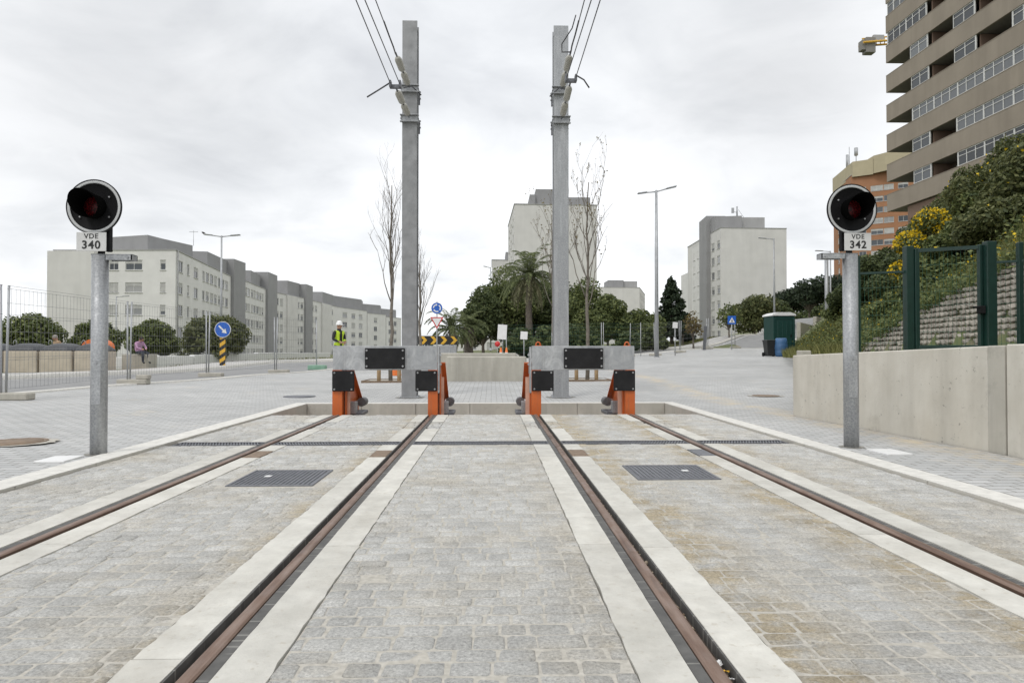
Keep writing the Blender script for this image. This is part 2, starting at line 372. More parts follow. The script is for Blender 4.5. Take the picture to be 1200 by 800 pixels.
M['palegreen']=simple('pale_green_plastic',(.22,.38,.28),.6)
# ================================================================ SETTING
RX0, RX1, RYE = -3.40, 3.24, 12.70          # inner faces of the kerb round the track bed, and its far end
PIT_Y = 10.68; DR0, DR1 = 7.25, 7.50   # bed end before the pit; the cross drain
RAILS = [(-2.38,1),(-.915,-1),(.69,1),(2.19,-1)]   # centre of the rail head, side of the groove
def leftX(Y):
    return float(np.interp(Y,[-6,8,13.8,22,27,32,40],[-14,-10.6,-9.3,-7.6,-6.7,-5.4,-3]))
def rightX(Y):
    return float(np.interp(Y,[-6,6.3,10.2,10.21,34,40],[4.95,4.8,4.55,12,18,18]))
def sheet(name, mats, rows, nx, dz=0.0, kind='structure'):
    """rows: list of (Y, xa, xb)"""
    V=[];Fq=[]
    for (Y,a,b) in rows:
        xs=np.linspace(a,b,nx); zs=H0(xs,np.full(nx,Y))+dz
        V += [(x,Y,z) for x,z in zip(xs,zs)]
    for i in range(len(rows)-1):
        for j in range(nx-1): Fq.append((i*nx+j,i*nx+j+1,(i+1)*nx+j+1,(i+1)*nx+j))
    o=npmesh(name,np.array(V),np.array(Fq),mats,smooth=True); return tag(o,kind=kind)
# ground everywhere (a hole is left for the track bed)
gxl=sorted(set([-900,-600,-400,-300,-220,-160,-120,-90]+list(np.arange(-76,-16,4.0))+list(np.arange(-14,-4,1.0))+[-3.6,-2,0,2,3.4]+list(np.arange(4.5,16,1.0))+list(np.arange(16,80,4.0))+[90,120,160,220,300,400,600,900]))
gyl=sorted(set([-300,-150,-80,-40,-20,-6]+list(np.arange(-4,12,1.0))+[12.9]+list(np.arange(14,50,1.5))+list(np.arange(50,130,5.0))+[140,160,190,230,300,400,600,900,1400]))
XX,YY=np.meshgrid(gxl,gyl); ZZ=H0(XX,YY)-.07
V=np.stack([XX.ravel(),YY.ravel(),ZZ.ravel()],1); nx=len(gxl); Fq=[]
for i in range(len(gyl)-1):
    for j in range(nx-1):
        if gxl[j]>=-3.61 and gxl[j+1]<=3.41 and gyl[i]>=-6 and gyl[i+1]<=12.91: continue
        Fq.append((i*nx+j,i*nx+j+1,(i+1)*nx+j+1,(i+1)*nx+j))
tag(npmesh('ground',V,np.array(Fq),M['soil'],smooth=True),kind='structure')
# block pavement of the square
ys=list(np.arange(-6,12.9,.9))+[12.95]
sheet('pavement',M['paver'],[(y,leftX(y),-3.65) for y in ys],10)
sheet('pavement',M['paver'],[(y,3.46,rightX(y)) for y in [q for q in ys if q<10.2]+[10.2]],5)
sheet('pavement',M['paver'],[(y,3.46,rightX(y)) for y in [10.21,11,11.9,12.95]],12)
ys2=[12.95,13.6,14.5]+list(np.arange(15.5,44.3,1.25))
sheet('pavement',M['paver'],[(y,leftX(y),rightX(y)) for y in ys2],30)
# roads
def ribbon(name, mat, pts, w, dz, n=60, thick=0, side=0, kind='structure'):
    P=np.array(pts,float); d=np.r_[0,np.cumsum(np.hypot(*np.diff(P,axis=0).T))]; t=np.linspace(0,d[-1],n)
    x=np.interp(t,d,P[:,0]); y=np.interp(t,d,P[:,1])
    k=np.ones(5)/5; xs=np.convolve(np.pad(x,2,mode='edge'),k,'valid'); ys_=np.convolve(np.pad(y,2,mode='edge'),k,'valid')
    tx=np.gradient(xs); ty=np.gradient(ys_); L=np.hypot(tx,ty); nx_,ny_=ty/L,-tx/L
    m=5; V=[]; Fq=[]
    for i in range(n):
        for j in range(m):
            o=side+w*(j/(m-1)-.5); X=xs[i]+nx_[i]*o; Y=ys_[i]+ny_[i]*o; V.append((X,Y,H(X,Y)+dz))
    for i in range(n-1):
        for j in range(m-1): a=i*m+j; Fq.append((a,a+1,a+m+1,a+m))
    if thick:
        b=len(V); V+= [(v[0],v[1],v[2]-thick) for v in V[:b]]
        for i in range(n-1):
            a=i*m; Fq.append((a,a+m,b+a+m,b+a)); a=i*m+m-1; Fq.append((a+m,a,b+a,b+a+m))
    return tag(npmesh(name,np.array(V),np.array(Fq),mat,smooth=not thick),kind=kind)
RC=[(-17.5,-8),(-14.6,5),(-12.2,14),(-10.4,22),(-9.3,29),(-7.5,36),(-3,42.5),(4,45),(11,46.5),(17,49.5),(24,57),(33,70),(45,92)]
ribbon('road',M['asphalt'],RC,5.6,.012,90)
ribbon('kerb',M['kerb'],RC,.22,.035,90,.12,side=2.75)
ribbon('kerb',M['kerb'],RC,.2,.14,90,.2,side=-2.8)
ribbon('sidewalk',M['sidewalk'],RC,2.6,.13,90,.2,side=-4.2)
ribbon('road_line',M['paint'],RC,.12,.018,90,side=-2.2)
# track bed : sand bed, setts, cast strips
mb=MB(); mb.box(((RX0+RX1)/2,(PIT_Y-6)/2,-.19),(RX1-RX0,PIT_Y+6,.22))
for a,b in [(RX0+.001,-2.63),(-2.145,-1.15),(-.665,.44),(.925,1.955),(2.44,RX1-.001)]: (mb.box(((a+b)/2,(DR0-.01-6)/2,-.0432),(b-a,DR0-.01+6,.077)),mb.box(((a+b)/2,(DR1+.01+PIT_Y)/2,-.0432),(b-a,PIT_Y-DR1-.02,.077)))
bed=mb.build('track_bed',M['sand']); tag(bed,kind='structure')

COVERS=[(-1.947,-1.31,5.06,5.72),(1.124,1.772,5.22,5.87)]
strips=[]
for c,g in RAILS:
    a,b=sorted((c+g*.068,c+g*.23)); strips.append((a,b,c,g,True))
    a,b=sorted((c-g*.245,c-g*.077)); strips.append((a,b,c,g,False))
zones=[(RX0,-2.625),(-2.15,-1.145),(-.67,.445),(.92,1.96),(2.435,RX1)]
GAP=(8.72,9.62)
def sett_field(x0,x1,y0,y1,skip=()):
    V=[];Q=[]
    y=y0
    while y<y1-.03:
        h=random.uniform(.088,.112); 
        if y+h>y1-.05: h=y1-y
        x=x0-random.uniform(0,.1)
        while x<x1:
            w=random.uniform(.09,.165); xa=max(x,x0)+.003; xb=min(x+w,x1)-.003
            x+=w
            if xb-xa<.025: continue
            cx,cy=(xa+xb)/2,y+h/2
            if any(cx>s[0]-.05 and cx<s[1]+.05 and cy>s[2]-.05 and cy<s[3]+.05 for s in skip): continue
            g=.0032; zt=random.gauss(-.001,.0013); tx=random.gauss(0,.014); ty=random.gauss(0,.014)
            hx,hy=(xb-xa)/2,h/2-g
            b=len(V)
            ring=[]
            for k,(sx,sy) in enumerate(((-1,-1),(1,-1),(1,1),(-1,1))):
                jx,jy=random.uniform(-.005,.004),random.uniform(-.005,.004)
                r=min(hx,hy)*random.uniform(.08,.26)
                A=(sx*(hx+jx),sy*(hy+jy-r)); B=(sx*(hx+jx-r),sy*(hy+jy)); ring += [A,B] if sx*sy>0 else [B,A]
            # order check: counter-clockwise
            for (px_,py_) in ring: V.append((cx+px_,cy+py_,-.035))
            for (px_,py_) in ring: V.append((cx+px_,cy+py_,zt-.0052+px_*tx+py_*ty))
            for (px_,py_) in ring: V.append((cx+px_*.90,cy+py_*.885,zt-.0008+px_*tx+py_*ty+random.uniform(-.0012,.0012)))
            V.append((cx+random.uniform(-.01,.01),cy,zt+random.uniform(0,.0018)))
            for i in range(8):
                j=(i+1)%8
                Q.append((b+i,b+j,b+8+j,b+8+i)); Q.append((b+8+i,b+8+j,b+16+j,b+16+i))
            for i in range(0,8,2): Q.append((b+16+i,b+16+i+1,b+16+(i+2)%8,b+24))
        y+=h
    return V,Q
allV=[];allQ=[]
zz=list(zones)
fill=[(a-.0,b+.0) for a,b,_,_,_ in strips]
def addf(*a,**k):
    V,Q=sett_field(*a,**k); b=len(allV); allV.extend(V); allQ.extend([tuple(b+i for i in q) for q in Q])
for (a,b) in zones:
    addf(a,b,-1.2,DR0-.01,skip=COVERS); addf(a,b,DR1+.01,PIT_Y)
for (a,b) in fill: addf(a,b,GAP[0]+.005,GAP[1]-.005)
o=npmesh('sett_paving',np.array(allV),np.array(allQ),M['sett']); tag(o,kind='structure')
SJ=[.002,.002]
def slab(mb,xa,xb,ya,yb,z=.001):
    n=max(2,int((yb-ya)/.07)); ysl=[ya+(yb-ya)*i/n for i in range(n+1)]
    L=[(xa+random.gauss(0,SJ[0]),y) for y in ysl]; R=[(xb+random.gauss(0,SJ[1]),y) for y in ysl]
    vs=[(x,y,z) for x,y in L]+[(x,y,z) for x,y in R]+[(x,y,-.05) for x,y in L]+[(x,y,-.05) for x,y in R]; k=n+1; fs=[]
    for i in range(n):
        fs.append((i,k+i,k+i+1,i+1)); fs.append((2*k+i,i,i+1,2*k+i+1)); fs.append((k+i,3*k+i,3*k+i+1,k+i+1))
    fs.append((0,2*k,3*k,k)); fs.append((n,k+n,3*k+n,2*k+n)); mb.add(vs,fs)
PLATES=[]
for idx,(a,b,c,g,gauge) in enumerate(strips):
    SJ[:]=[.0005,.0026] if (a+b)/2>c else [.0026,.0005]
    mb=MB(); cuts=[-1.2]
    while cuts[-1]<DR0-1.2: cuts.append(cuts[-1]+random.uniform(.9,2.2))
    cuts=[q for q in cuts if q<DR0-.8]+[DR0-.008]
    hole=(6.40,6.82) if gauge else None
    for i in range(len(cuts)-1):
        y0,y1=cuts[i]+.002,cuts[i+1]-.002
        if hole and y0<hole[0] and y1>hole[1]: slab(mb,a,b,y0,hole[0]-.004); slab(mb,a,b,hole[1]+.004,y1)
        elif hole and y0<hole[1] and y1>hole[0]:
            if y0<hole[0]: slab(mb,a,b,y0,hole[0]-.004)
            slab(mb,a,b,max(hole[1]+.004,y0),max(y1,hole[1]+.1))
        else: slab(mb,a,b,y0,y1)
    slab(mb,a,b,DR1+.008,GAP[0]); slab(mb,a,b,GAP[1],PIT_Y-.01)
    tag(mb.build('concrete_strip',M['conc_strip']),kind='structure')
    if gauge: PLATES.append((a,b,hole,c))
# kerb stones round the bed and the pit
mb=MB()
def kstones(x0,x1,y0,y1,along,L=1.0,zt=.02,zb=-.45):
    a,b=(y0,y1) if along=='y' else (x0,x1); q=a
    while q<b-.05:
        e=min(q+L,b)
        if along=='y': mb.box(((x0+x1)/2,(q+e)/2,(zt+zb)/2),(x1-x0,e-q-.006,zt-zb),bev=.008)
        else: mb.box(((q+e)/2,(y0+y1)/2,(zt+zb)/2),(e-q-.006,y1-y0,zt-zb),bev=.008)
        q=e
kstones(RX0-.25,RX0,-6,RYE+.25,'y'); kstones(RX1,RX1+.22,-6,RYE+.25,'y'); kstones(RX0,RX1,RYE,RYE+.25,'x')
tag(mb.build('kerb',M['kerb_dark']),kind='structure')
mb=MB()   # thin top layer of the kerb, lighter than its faces
for (x0,x1,y0,y1) in ((RX0-.247,RX0-.003,-6,RYE+.245),(RX1+.003,RX1+.217,-6,RYE+.245),(RX0,RX1,RYE+.003,RYE+.247)):
    mb.box(((x0+x1)/2,(y0+y1)/2,.0215),(x1-x0,y1-y0,.006))
tag(mb.build('kerb_top',M['kerb']),kind='structure')
mb=MB(); mb.box(((RX0+RX1)/2,(PIT_Y+RYE)/2,-.40),(RX1-RX0+.1,RYE-PIT_Y+.1,.1)); tag(mb.build('pit_floor',M['conc_block']),kind='structure')
# rails
YR0=-1.2; YR1=PIT_Y-.004
for i,(c,g) in enumerate(RAILS):
    who=['outer rail of the left track, farthest left','inner rail of the left track beside the middle setts','inner rail of the right track beside the middle setts','outer rail of the right track, farthest right'][i]
    t=thing('tram_rail','rusty brown grooved '+who,'rail',(c,0,0))
    mb=MB(); r=.026; prof=[(-r,-.05),(-r,-.003),(-r+.006,.003),(-.01,.006),(.01,.006),(r-.006,.004),(r,-.002),(r,-.05)]
    n=len(prof); vs=[(x*1,YR0,z) for x,z in prof]+[(x,YR1,z) for x,z in prof]
    mb.add(vs,[[j,n+j,n+j+1,j+1] for j in range(n-1)],smooth=False); mb.add([(x,YR1,z) for x,z in prof],[list(range(n))])
    mb.build('rail_head',M['rail'],t)
    mb=MB(); mb.box((g*.047,(YR0+YR1)/2,-.052),(.041,YR1-YR0,.02)); mb.build('groove_floor',M['groove'],t)
    mb=MB(); mb.box((g*.0645,(YR0+YR1)/2,-.03),(.008,YR1-YR0,.056)); mb.build('groove_rubber',M['rubber'],t)
    mb=MB(); mb.box((-g*.052,(YR0+YR1)/2,-.027),(.048,YR1-YR0,.048),bev=.004)
    q=YR0
    mb.build('rubber_profile',M['rubber'],t)
    # grit lying in the groove
mb=MB()
for c,g in RAILS:
    for k in range(420):
        y=YR0+(YR1-YR0)*random.random(); s=random.uniform(.002,.0075)*(1 if random.random()<.93 else 2.0)
        rot=Matrix.Rotation(random.random()*6,3,'Z')@Matrix.Rotation(random.random()*6,3,'X')
        mb.box((c+g*random.uniform(.032,.056),y,-.040+s*.4),(s*2,s*1.6,s*1.3),m=0,rot=rot,bev=s*.5)
n=N('grit'); M['grit']=n.fin(island(n,(.16,.11,.07),(.55,.47,.36)),.9)
tag(mb.build('groove_grit',M['grit']),label='small pebbles and grit lying in the rail grooves',cat='grit',kind='stuff')
for px_,py_,m_,lab in ((850,776,'white','crumpled white paper scrap in the groove of the right track inner rail'),(858,795,'white','larger white paper scrap at the bottom edge of the photo in the groove'),(855,786,'yellow','small yellow scrap between two paper bits in the rail groove')):
    c_=.737; y_=1.0*F/(py_-412); mb=MB(); rot=Matrix.Rotation(random.random()*3,3,'Z')@Matrix.Rotation(.5,3,'X')
    V_=[];q_=5
    for i_ in range(q_):
        for j_ in range(q_): V_.append(rot@Vector(((i_-2)*.005,(j_-2)*.005,random.uniform(-.004,.004)))+Vector((c_,y_,-.022)))
    mb.add(V_,[(i_*q_+j_,i_*q_+j_+1,(i_+1)*q_+j_+1,(i_+1)*q_+j_) for i_ in range(q_-1) for j_ in range(q_-1)])
    tag(mb.build('litter_scrap',M[m_]),lab,'litter')
# plates in the strips
nm=['left track near its outer rail','left track beside its inner rail','right track beside its inner rail','right track near its outer rail']
for i,(a,b,h,c) in enumerate(PLATES):
    mb=MB(); mb.box(((a+b)/2,(h[0]+h[1])/2,-.004),(b-a-.006,h[1]-h[0]-.004,.014),bev=.003)
    for sx in (-1,1):
        for sy in (-1,1): mb.tube([((a+b)/2+sx*.05,(h[0]+h[1])/2+sy*.16,.0),((a+b)/2+sx*.05,(h[0]+h[1])/2+sy*.16,.006)],.009,8)
    o=mb.build('rail_drain_plate',M['iron_rust'] if i<3 else M['iron']); tag(o,('grey' if i==3 else 'brown')+' metal plate in the concrete strip of the '+nm[i],'metal plate','metal plates beside the rails')
# drain channel grates
seg=[(-3.34,-2.457,'far left end, outside the left track'),(-2.312,-.983,'between the rails of the left track'),(-.838,.613,'between the two tracks'),(.758,2.122,'between the rails of the right track'),(2.267,3.19,'far right end, outside the right track')]
for a,b,w in seg:
    t=thing('drain_grate','dark slotted drain grate across the setts, '+w,'drain grate',((a+b)/2,(DR0+DR1)/2,0),0,'drain grates across the tracks'); L=b-a
    mb=MB(); mb.box((0,-.112,-.02),(L,.016,.046)); mb.box((0,.112,-.02),(L,.016,.046)); mb.box((-L/2+.006,0,-.0205),(.012,.206,.044)); mb.box((L/2-.006,0,-.0205),(.012,.206,.044)); mb.build('frame',M['iron'],t)
    mb=MB(); k=int(L/.032)
    for j in range(k):
        x=-L/2+.02+(L-.04)*(j+.5)/k; mb.box((x,0,-.012),(.014,.205,.02),rot=Matrix.Rotation(.35 if a<-.9 else -.35,3,'Z'))
    mb.box((0,0,-.013),(L-.03,.018,.02)); mb.build('grating',M['iron'],t)
    mb=MB(); mb.box((0,0,-.034),(L-.03,.205,.006)); mb.build('channel_floor',M['groove'],t)
# rectangular covers
for i,(a,b,y0,y1) in enumerate(COVERS):
    t=thing('manhole_cover','ribbed dark iron square cover with a white tag in the '+('left' if i==0 else 'right')+' track','manhole cover',((a+b)/2,(y0+y1)/2,0),0,'square covers in the tracks')
    w,d=b-a,y1-y0
    mb=MB(); 
    for s in (-1,1): mb.box((s*(w/2-.012),0,-.008),(.024,d,.026),bev=.004); mb.box((0,s*(d/2-.012),-.008),(w-.05,.024,.026),bev=.004)
    mb.build('frame',M['iron'],t)
    mb=MB(); mb.box((0,0,-.012),(w-.056,d-.056,.022)); k=17
    for j in range(k): mb.box((-w/2+.05+(w-.1)*j/(k-1),0,.0015),(.016,d-.075,.007),bev=.002)
    mb.build('ribbed_lid',M['iron'],t)
    sx=-.12 if i==0 else .14
    mb=MB(); mb.box((sx,.03,.006),(.05,.055,.004)); mb.build('tag',M['white'],t)
    mb=MB(); mb.box((0,0,-.022),(w+.11,d+.10,.03)); mb.build('mortar_bed',M['sand'],t)
# round covers and patches on the square
def round_cover(px,py,r,label,mat,patch=True):
    Y=784/(py-412)
    for _ in range(3): Y=(CAMH-H(gx(px,Y),Y))*F/(py-412)
    x=gx(px,Y); z=H(x,Y)
    t=thing('round_cover',label,'round cover',(x,Y,z))
    mb=MB(); mb.lathe([(0,.012),(r*.86,.012),(r*.87,.006),(r*.9,.006),(r*.91,.014),(r,.014),(r,-.02)],32); mb.build('lid',mat,t)
    if patch:
        mb=MB(); pts=[]; 
        for k in range(40):
            a=2*PI*k/40; q=r*1.1+.05*random.random(); pts.append((q*math.cos(a)*1.15,q*math.sin(a),.007))
        mb.add(pts,[list(range(40))]); mb.build('mortar_patch',M['sand'],t)
round_cover(351,464,.33,'round dark manhole cover on the grey paving left of the buffer stops',M['iron'],False)
round_cover(18,516,.30,'round rusty manhole cover in a sandy patch beside the left signal post',M['iron_rust'])
round_cover(897,463,.28,'round manhole cover in a sandy patch near the end of the concrete wall',M['iron_rust'])
for px,py,lab in ((71,535.5,'white square access plate on the paving beside the left signal post'),(1041,531.5,'white square access plate on the paving beside the right signal post')):
    Y=.965*F/(py-412); x=gx(px,Y); mb=MB(); mb.box((x,Y,H(x,Y)+.006),(.25,.33,.016),bev=.003,rot=Matrix.Rotation(.05,3,'Z')); tag(mb.build('access_plate',M['white']),lab,'access plate')

# ---------------------------------------------------------------- hillside on the right
def X0(Y): return np.interp(Y,[0,10,18,26,34,45,60,80],[8.5,8.6,9.8,12.6,15,20,29,46])
def ZB(Y): return np.interp(Y,[0,18,26,34,45,60,80],[.85,.85,.8,.76,1.5,3.0,5.2])
def TOPB(Y): return np.interp(Y,[0,8,11,14.5,18.2],[3.3,3.25,2.95,2.1,1.0])   # top of block facing
def Hill(X,Y):
    X=np.asarray(X,float);Y=np.asarray(Y,float); x0=X0(Y); zb=ZB(Y); tb=np.where(Y<18.3,np.maximum(TOPB(Y)-zb,0),0)
    d=X-x0; w=tb*.45+.001
    z=np.where(d<0,0,np.where(d<w,tb*np.clip(d/w,0,1),tb+(d-w)*.80))
    z=np.minimum(z,9.2-zb+np.clip(d-8,0,60)*.01)
    return zb+z
hx=[];V=[];Fq=[]
Ys=list(np.arange(0,36,.75))+list(np.arange(36,84,2.0)); nU=70
for Y in Ys:
    xs0=4.95 if Y<10.4 else float(np.interp(Y,[10.4,12,18,20],[4.9,5.6,9.0,float(X0(20))]) if Y<20 else X0(Y))
    us=np.linspace(0,1,nU)**1.6; xs=xs0+us*70
    zs=Hill(xs,np.full(nU,Y)); 
    for x,z in zip(xs,zs):
        nn=mnoise.noise(Vector((x*.35,Y*.35,0)))*.35+mnoise.noise(Vector((x*1.3,Y*1.3,3)))*.1
        damp=min(1,max(0,(x-float(X0(Y))-1.2)/2)); V.append((x,Y,float(z)+nn*damp-(.0 if x>xs0+.01 else .35)))
for i in range(len(Ys)-1):
    for j in range(nU-1): a=i*nU+j; Fq.append((a,a+1,a+nU+1,a+nU))
tag(npmesh('hillside',np.array(V),np.array(Fq),M['soil'],smooth=True),kind='structure')
def hz(X,Y): return float(Hill(X,Y))
# precast block facing of the slope
mb=MB(); blk=0
for r_ in range(22):
    z=.90+r_*.118; Y=7.0+(.07*r_)%.2
    while Y<18.2:
        if z<TOPB(Y)-.05:
            x=float(X0(Y))+(z-.85)*.45-.08; ang=math.atan2(float(X0(Y+.3)-X0(Y)),.3)
            if random.random()<.05: Y+=.2; continue
            rot=Matrix.Rotation(random.gauss(0,.09),3,'Z')@Matrix.Rotation(-ang,3,'Z')@Matrix.Rotation(random.gauss(-.22,.03),3,'Y')
            mb.box((x,Y+random.gauss(0,.006),z+.04),(.15+random.gauss(0,.015),.115+random.gauss(0,.014),.058+random.gauss(0,.007)),bev=.008,rot=rot@Matrix.Rotation(.6+random.gauss(0,.06),3,'X'))
        Y+=.20
n=N('precast_blocks'); c=n.ramp(n.noise(2.5,6),[(.3,(.27,.245,.21)),(.7,(.42,.39,.34))]); c=n.mix(1.0,c,island(n,.75,1.1),'MULTIPLY'); n.bump(n.noise(50,4),.4,.006); M['precast']=n.fin(c,.9)
tag(mb.build('block_retaining_wall',M['precast']),'sloping retaining wall of small staggered precast blocks behind the green gate','retaining wall')

# ---------------------------------------------------------------- concrete wall on the right
def wall_piece(name,mat,label,xa,ya,za0,za1,xb,yb,zb0,zb1,th=.24,cat='wall'):
    mb=MB(); vs=[(xa,ya,za0),(xb,yb,zb0),(xb,yb,zb1),(xa,ya,za1),(xa+th,ya,za0),(xb+th,yb,zb0),(xb+th,yb,zb1),(xa+th,ya,za1)]
    bv=.012
    v2=[(xa,ya,za0),(xb,yb,zb0),(xb,yb,zb1-bv),(xa,ya,za1-bv),(xa+th,ya,za0),(xb+th,yb,zb0),(xb+th,yb,zb1-bv),(xa+th,ya,za1-bv),(xa+bv,ya,za1),(xb+bv,yb,zb1),(xb+th-bv,yb,zb1),(xa+th-bv,ya,za1)]
    mb.add(v2,[(0,3,2,1),(4,5,6,7),(3,8,9,2),(8,11,10,9),(11,7,6,10),(0,4,7,11,8,3),(1,2,9,10,6,5)])
    return tag(mb.build(name,mat),label,cat)
wall_piece('concrete_wall',M['conc_wall'],'low beige cast concrete wall behind the right signal post, with dark stains',4.80,6.47,-.1,1.035,4.56,10.2,-.1,.925)
wall_piece('wall_pier',M['conc_block'],'narrow grey concrete pier at the right end of the beige wall',4.81,6.26,-.1,1.04,4.80,6.468,-.1,1.038,.26)
wall_piece('concrete_wall',M['conc_wall'],'beige concrete wall section cut by the right edge of the photo',4.82,-3,-.1,1.10,4.81,6.235,-.1,1.05)
mb=MB(); mb.box((7.0,10.08,.41),(4.4,.22,1.02),bev=.01); tag(mb.build('return_wall',M['conc_wall']),'concrete return wall running right behind the end of the beige wall','wall')
p=at(942,415,11.3); mb=MB(); mb.box((p.x,11.3,.86),(.17,.2,.28),bev=.015); tag(mb.build('concrete_block',M['conc_block']),'small concrete block standing on the wall end in front of the flowering grass','concrete block')
# ================================================================ TRACK END FURNITURE
def text_mesh(txt, size, off=0, width=None):
    cu=bpy.data.curves.new('lettering','FONT'); cu.body=txt; cu.size=size; cu.align_x='CENTER'; cu.align_y='CENTER'; cu.extrude=.0008; cu.space_character=1.14; cu.offset=off
    o=bpy.data.objects.new('lettering',cu); COL.objects.link(o)
    dg=bpy.context.evaluated_depsgraph_get(); me=bpy.data.meshes.new_from_object(o.evaluated_get(dg)); bpy.data.objects.remove(o); 
    return me
def put_text(txt,size,loc,parent,mat,off=0,name='lettering'):
    me=text_mesh(txt,size,off); me.materials.clear(); me.materials.append(mat)
    o=bpy.data.objects.new(name,me); COL.objects.link(o); o.parent=parent; o.location=loc; o.rotation_euler=(PI/2,0,0); return o
def disc_frame(c): return Matrix.Translation(Vector(c))@Matrix.Rotation(PI/2,4,'X')   # local z -> -Y (towards the camera)
M['groutd']=simple('dirty_grout',(.26,.25,.22),.95,var=.3,scale=30,bump=.4)
def signal(x,y,num,side,k,label):
    """side=+1: bracket arm to the right"""
    t=thing('tram_signal',label,'tram signal',(x,y,H(x,y)),0,'round tram signals on posts')
    ht=1.92*k
    mb=MB(); mb.tube([(0,0,-.3),(0,0,ht)],.0725,28); mb.build('post',M['galv'],t)
    fp_=MB(); pts=[(( .105+.03*random.random())*math.cos(2*PI*k_/26),(.105+.03*random.random())*math.sin(2*PI*k_/26),.004) for k_ in range(26)]; fp_.add(pts,[list(range(26))]); fp_.build('grout_patch',M['groutd'],t)
    mb=MB(); mb.box((.012*side,-.0725,.70*k),(.085,.008,.42),bev=.004)
    mb.tube([(.012*side,-.075,.88*k),(.012*side,-.083,.88*k)],.011,8); mb.build('service_door',M['galv'],t)
    # bracket arm: a channel lying on the post top
    mb=MB(); mb.box((side*.12,.02,ht+.006),(.38,.11,.012),bev=.003); mb.box((side*.19,-.031,ht-.02),(.24,.008,.05)); mb.box((side*.19,.071,ht-.02),(.24,.008,.05))
    mb.box((side*.306,.02,ht-.020),(.008,.11,.054)); mb.tube([(side*.27,-.035,ht-.02),(side*.27,-.045,ht-.02)],.012,6)
    mb.build('bracket_arm',M['galv'],t)
    mb=MB(); mb.box((-side*.0,.02,ht+.15),(.05,.05,.27),bev=.006); mb.box((side*.06,.03,ht+.16),(.05,.06,.24),bev=.006); mb.build('neck',M['black'],t)
    # number plate
    pz=ht+.118; px_=-.035*side
    pl=MB(); pl.box((px_,-.085,pz),(.275,.008,.178),bev=.003); plo=pl.build('number_plate',M['plate'],t)
    put_text('VDE',.066,(px_,-.0905,pz+.049),plo,M['blackink'],.0007)
    put_text(num,.105,(px_,-.0905,pz-.033),plo,M['blackink'],.0026)
    # disc
    R=.257; cz=ht+.45; cx=-.025 if side>0 else -.012
    fr=disc_frame((cx,-.05,cz))
    mb=MB(); mb.lathe([(0,.0),(R*.90,.0),(R*.915,.012),(R*.93,.014)],56,frame=fr); mb.build('face_disc',M['black'],t)
    mb=MB(); mb.lathe([(R*.86,.016),(R*.865,.019),(R*.965,.019),(R*.968,.016)],56,frame=fr); mb.build('white_ring',M['reflect'],t)
    mb=MB(); mb.lathe([(R*.955,.016),(R*.97,.023),(R*1.0,.021),(R*.99,.0),(R*.80,-.02),(R*.45,-.05),(R*.42,-.14),(0,-.14)],56,frame=fr); mb.build('housing',M['black'],t)
    mb=MB(); mb.lathe([(0,.030),(.05,.027),(.095,.012),(.10,.002)],40,frame=fr); mb.build('lens',M['lens'],t)
    # hood: a tube cut back at the underside
    n=40; V=[];Q=[]
    for a in range(n):
        an=2*PI*a/n; L=.13+.13*(.5+.5*math.sin(an-side*.3))
        for (r,z) in ((.108,.0),(.122,L),(.117,L),(.103,.0)): V.append(tuple(fr@Vector((r*math.cos(an),r*math.sin(an),z))))
    for a in range(n):
        b=(a+1)%n
        for j in range(3): Q.append((a*4+j,b*4+j,b*4+j+1,a*4+j+1))
    npmesh('hood',np.array(V),np.array(Q),M['blackin'],t,smooth=False)
    mb=MB()
    for an in (35,145,215,325): 
        c=(.165*math.cos(math.radians(an)),.165*math.sin(math.radians(an))); mb.tube([fr@Vector((c[0],c[1],0)),fr@Vector((c[0],c[1],.012))],.008,8)
    mb.build('bolts',M['wire'],t)
    return t
signal(gx(116.5,6.57),6.57,'340',1,.978,'round black signal numbered VDE 340 on the left galvanised post')
signal(gx(997,6.85),6.85,'342',-1,1.02,'round black signal numbered VDE 342 on the right galvanised post')

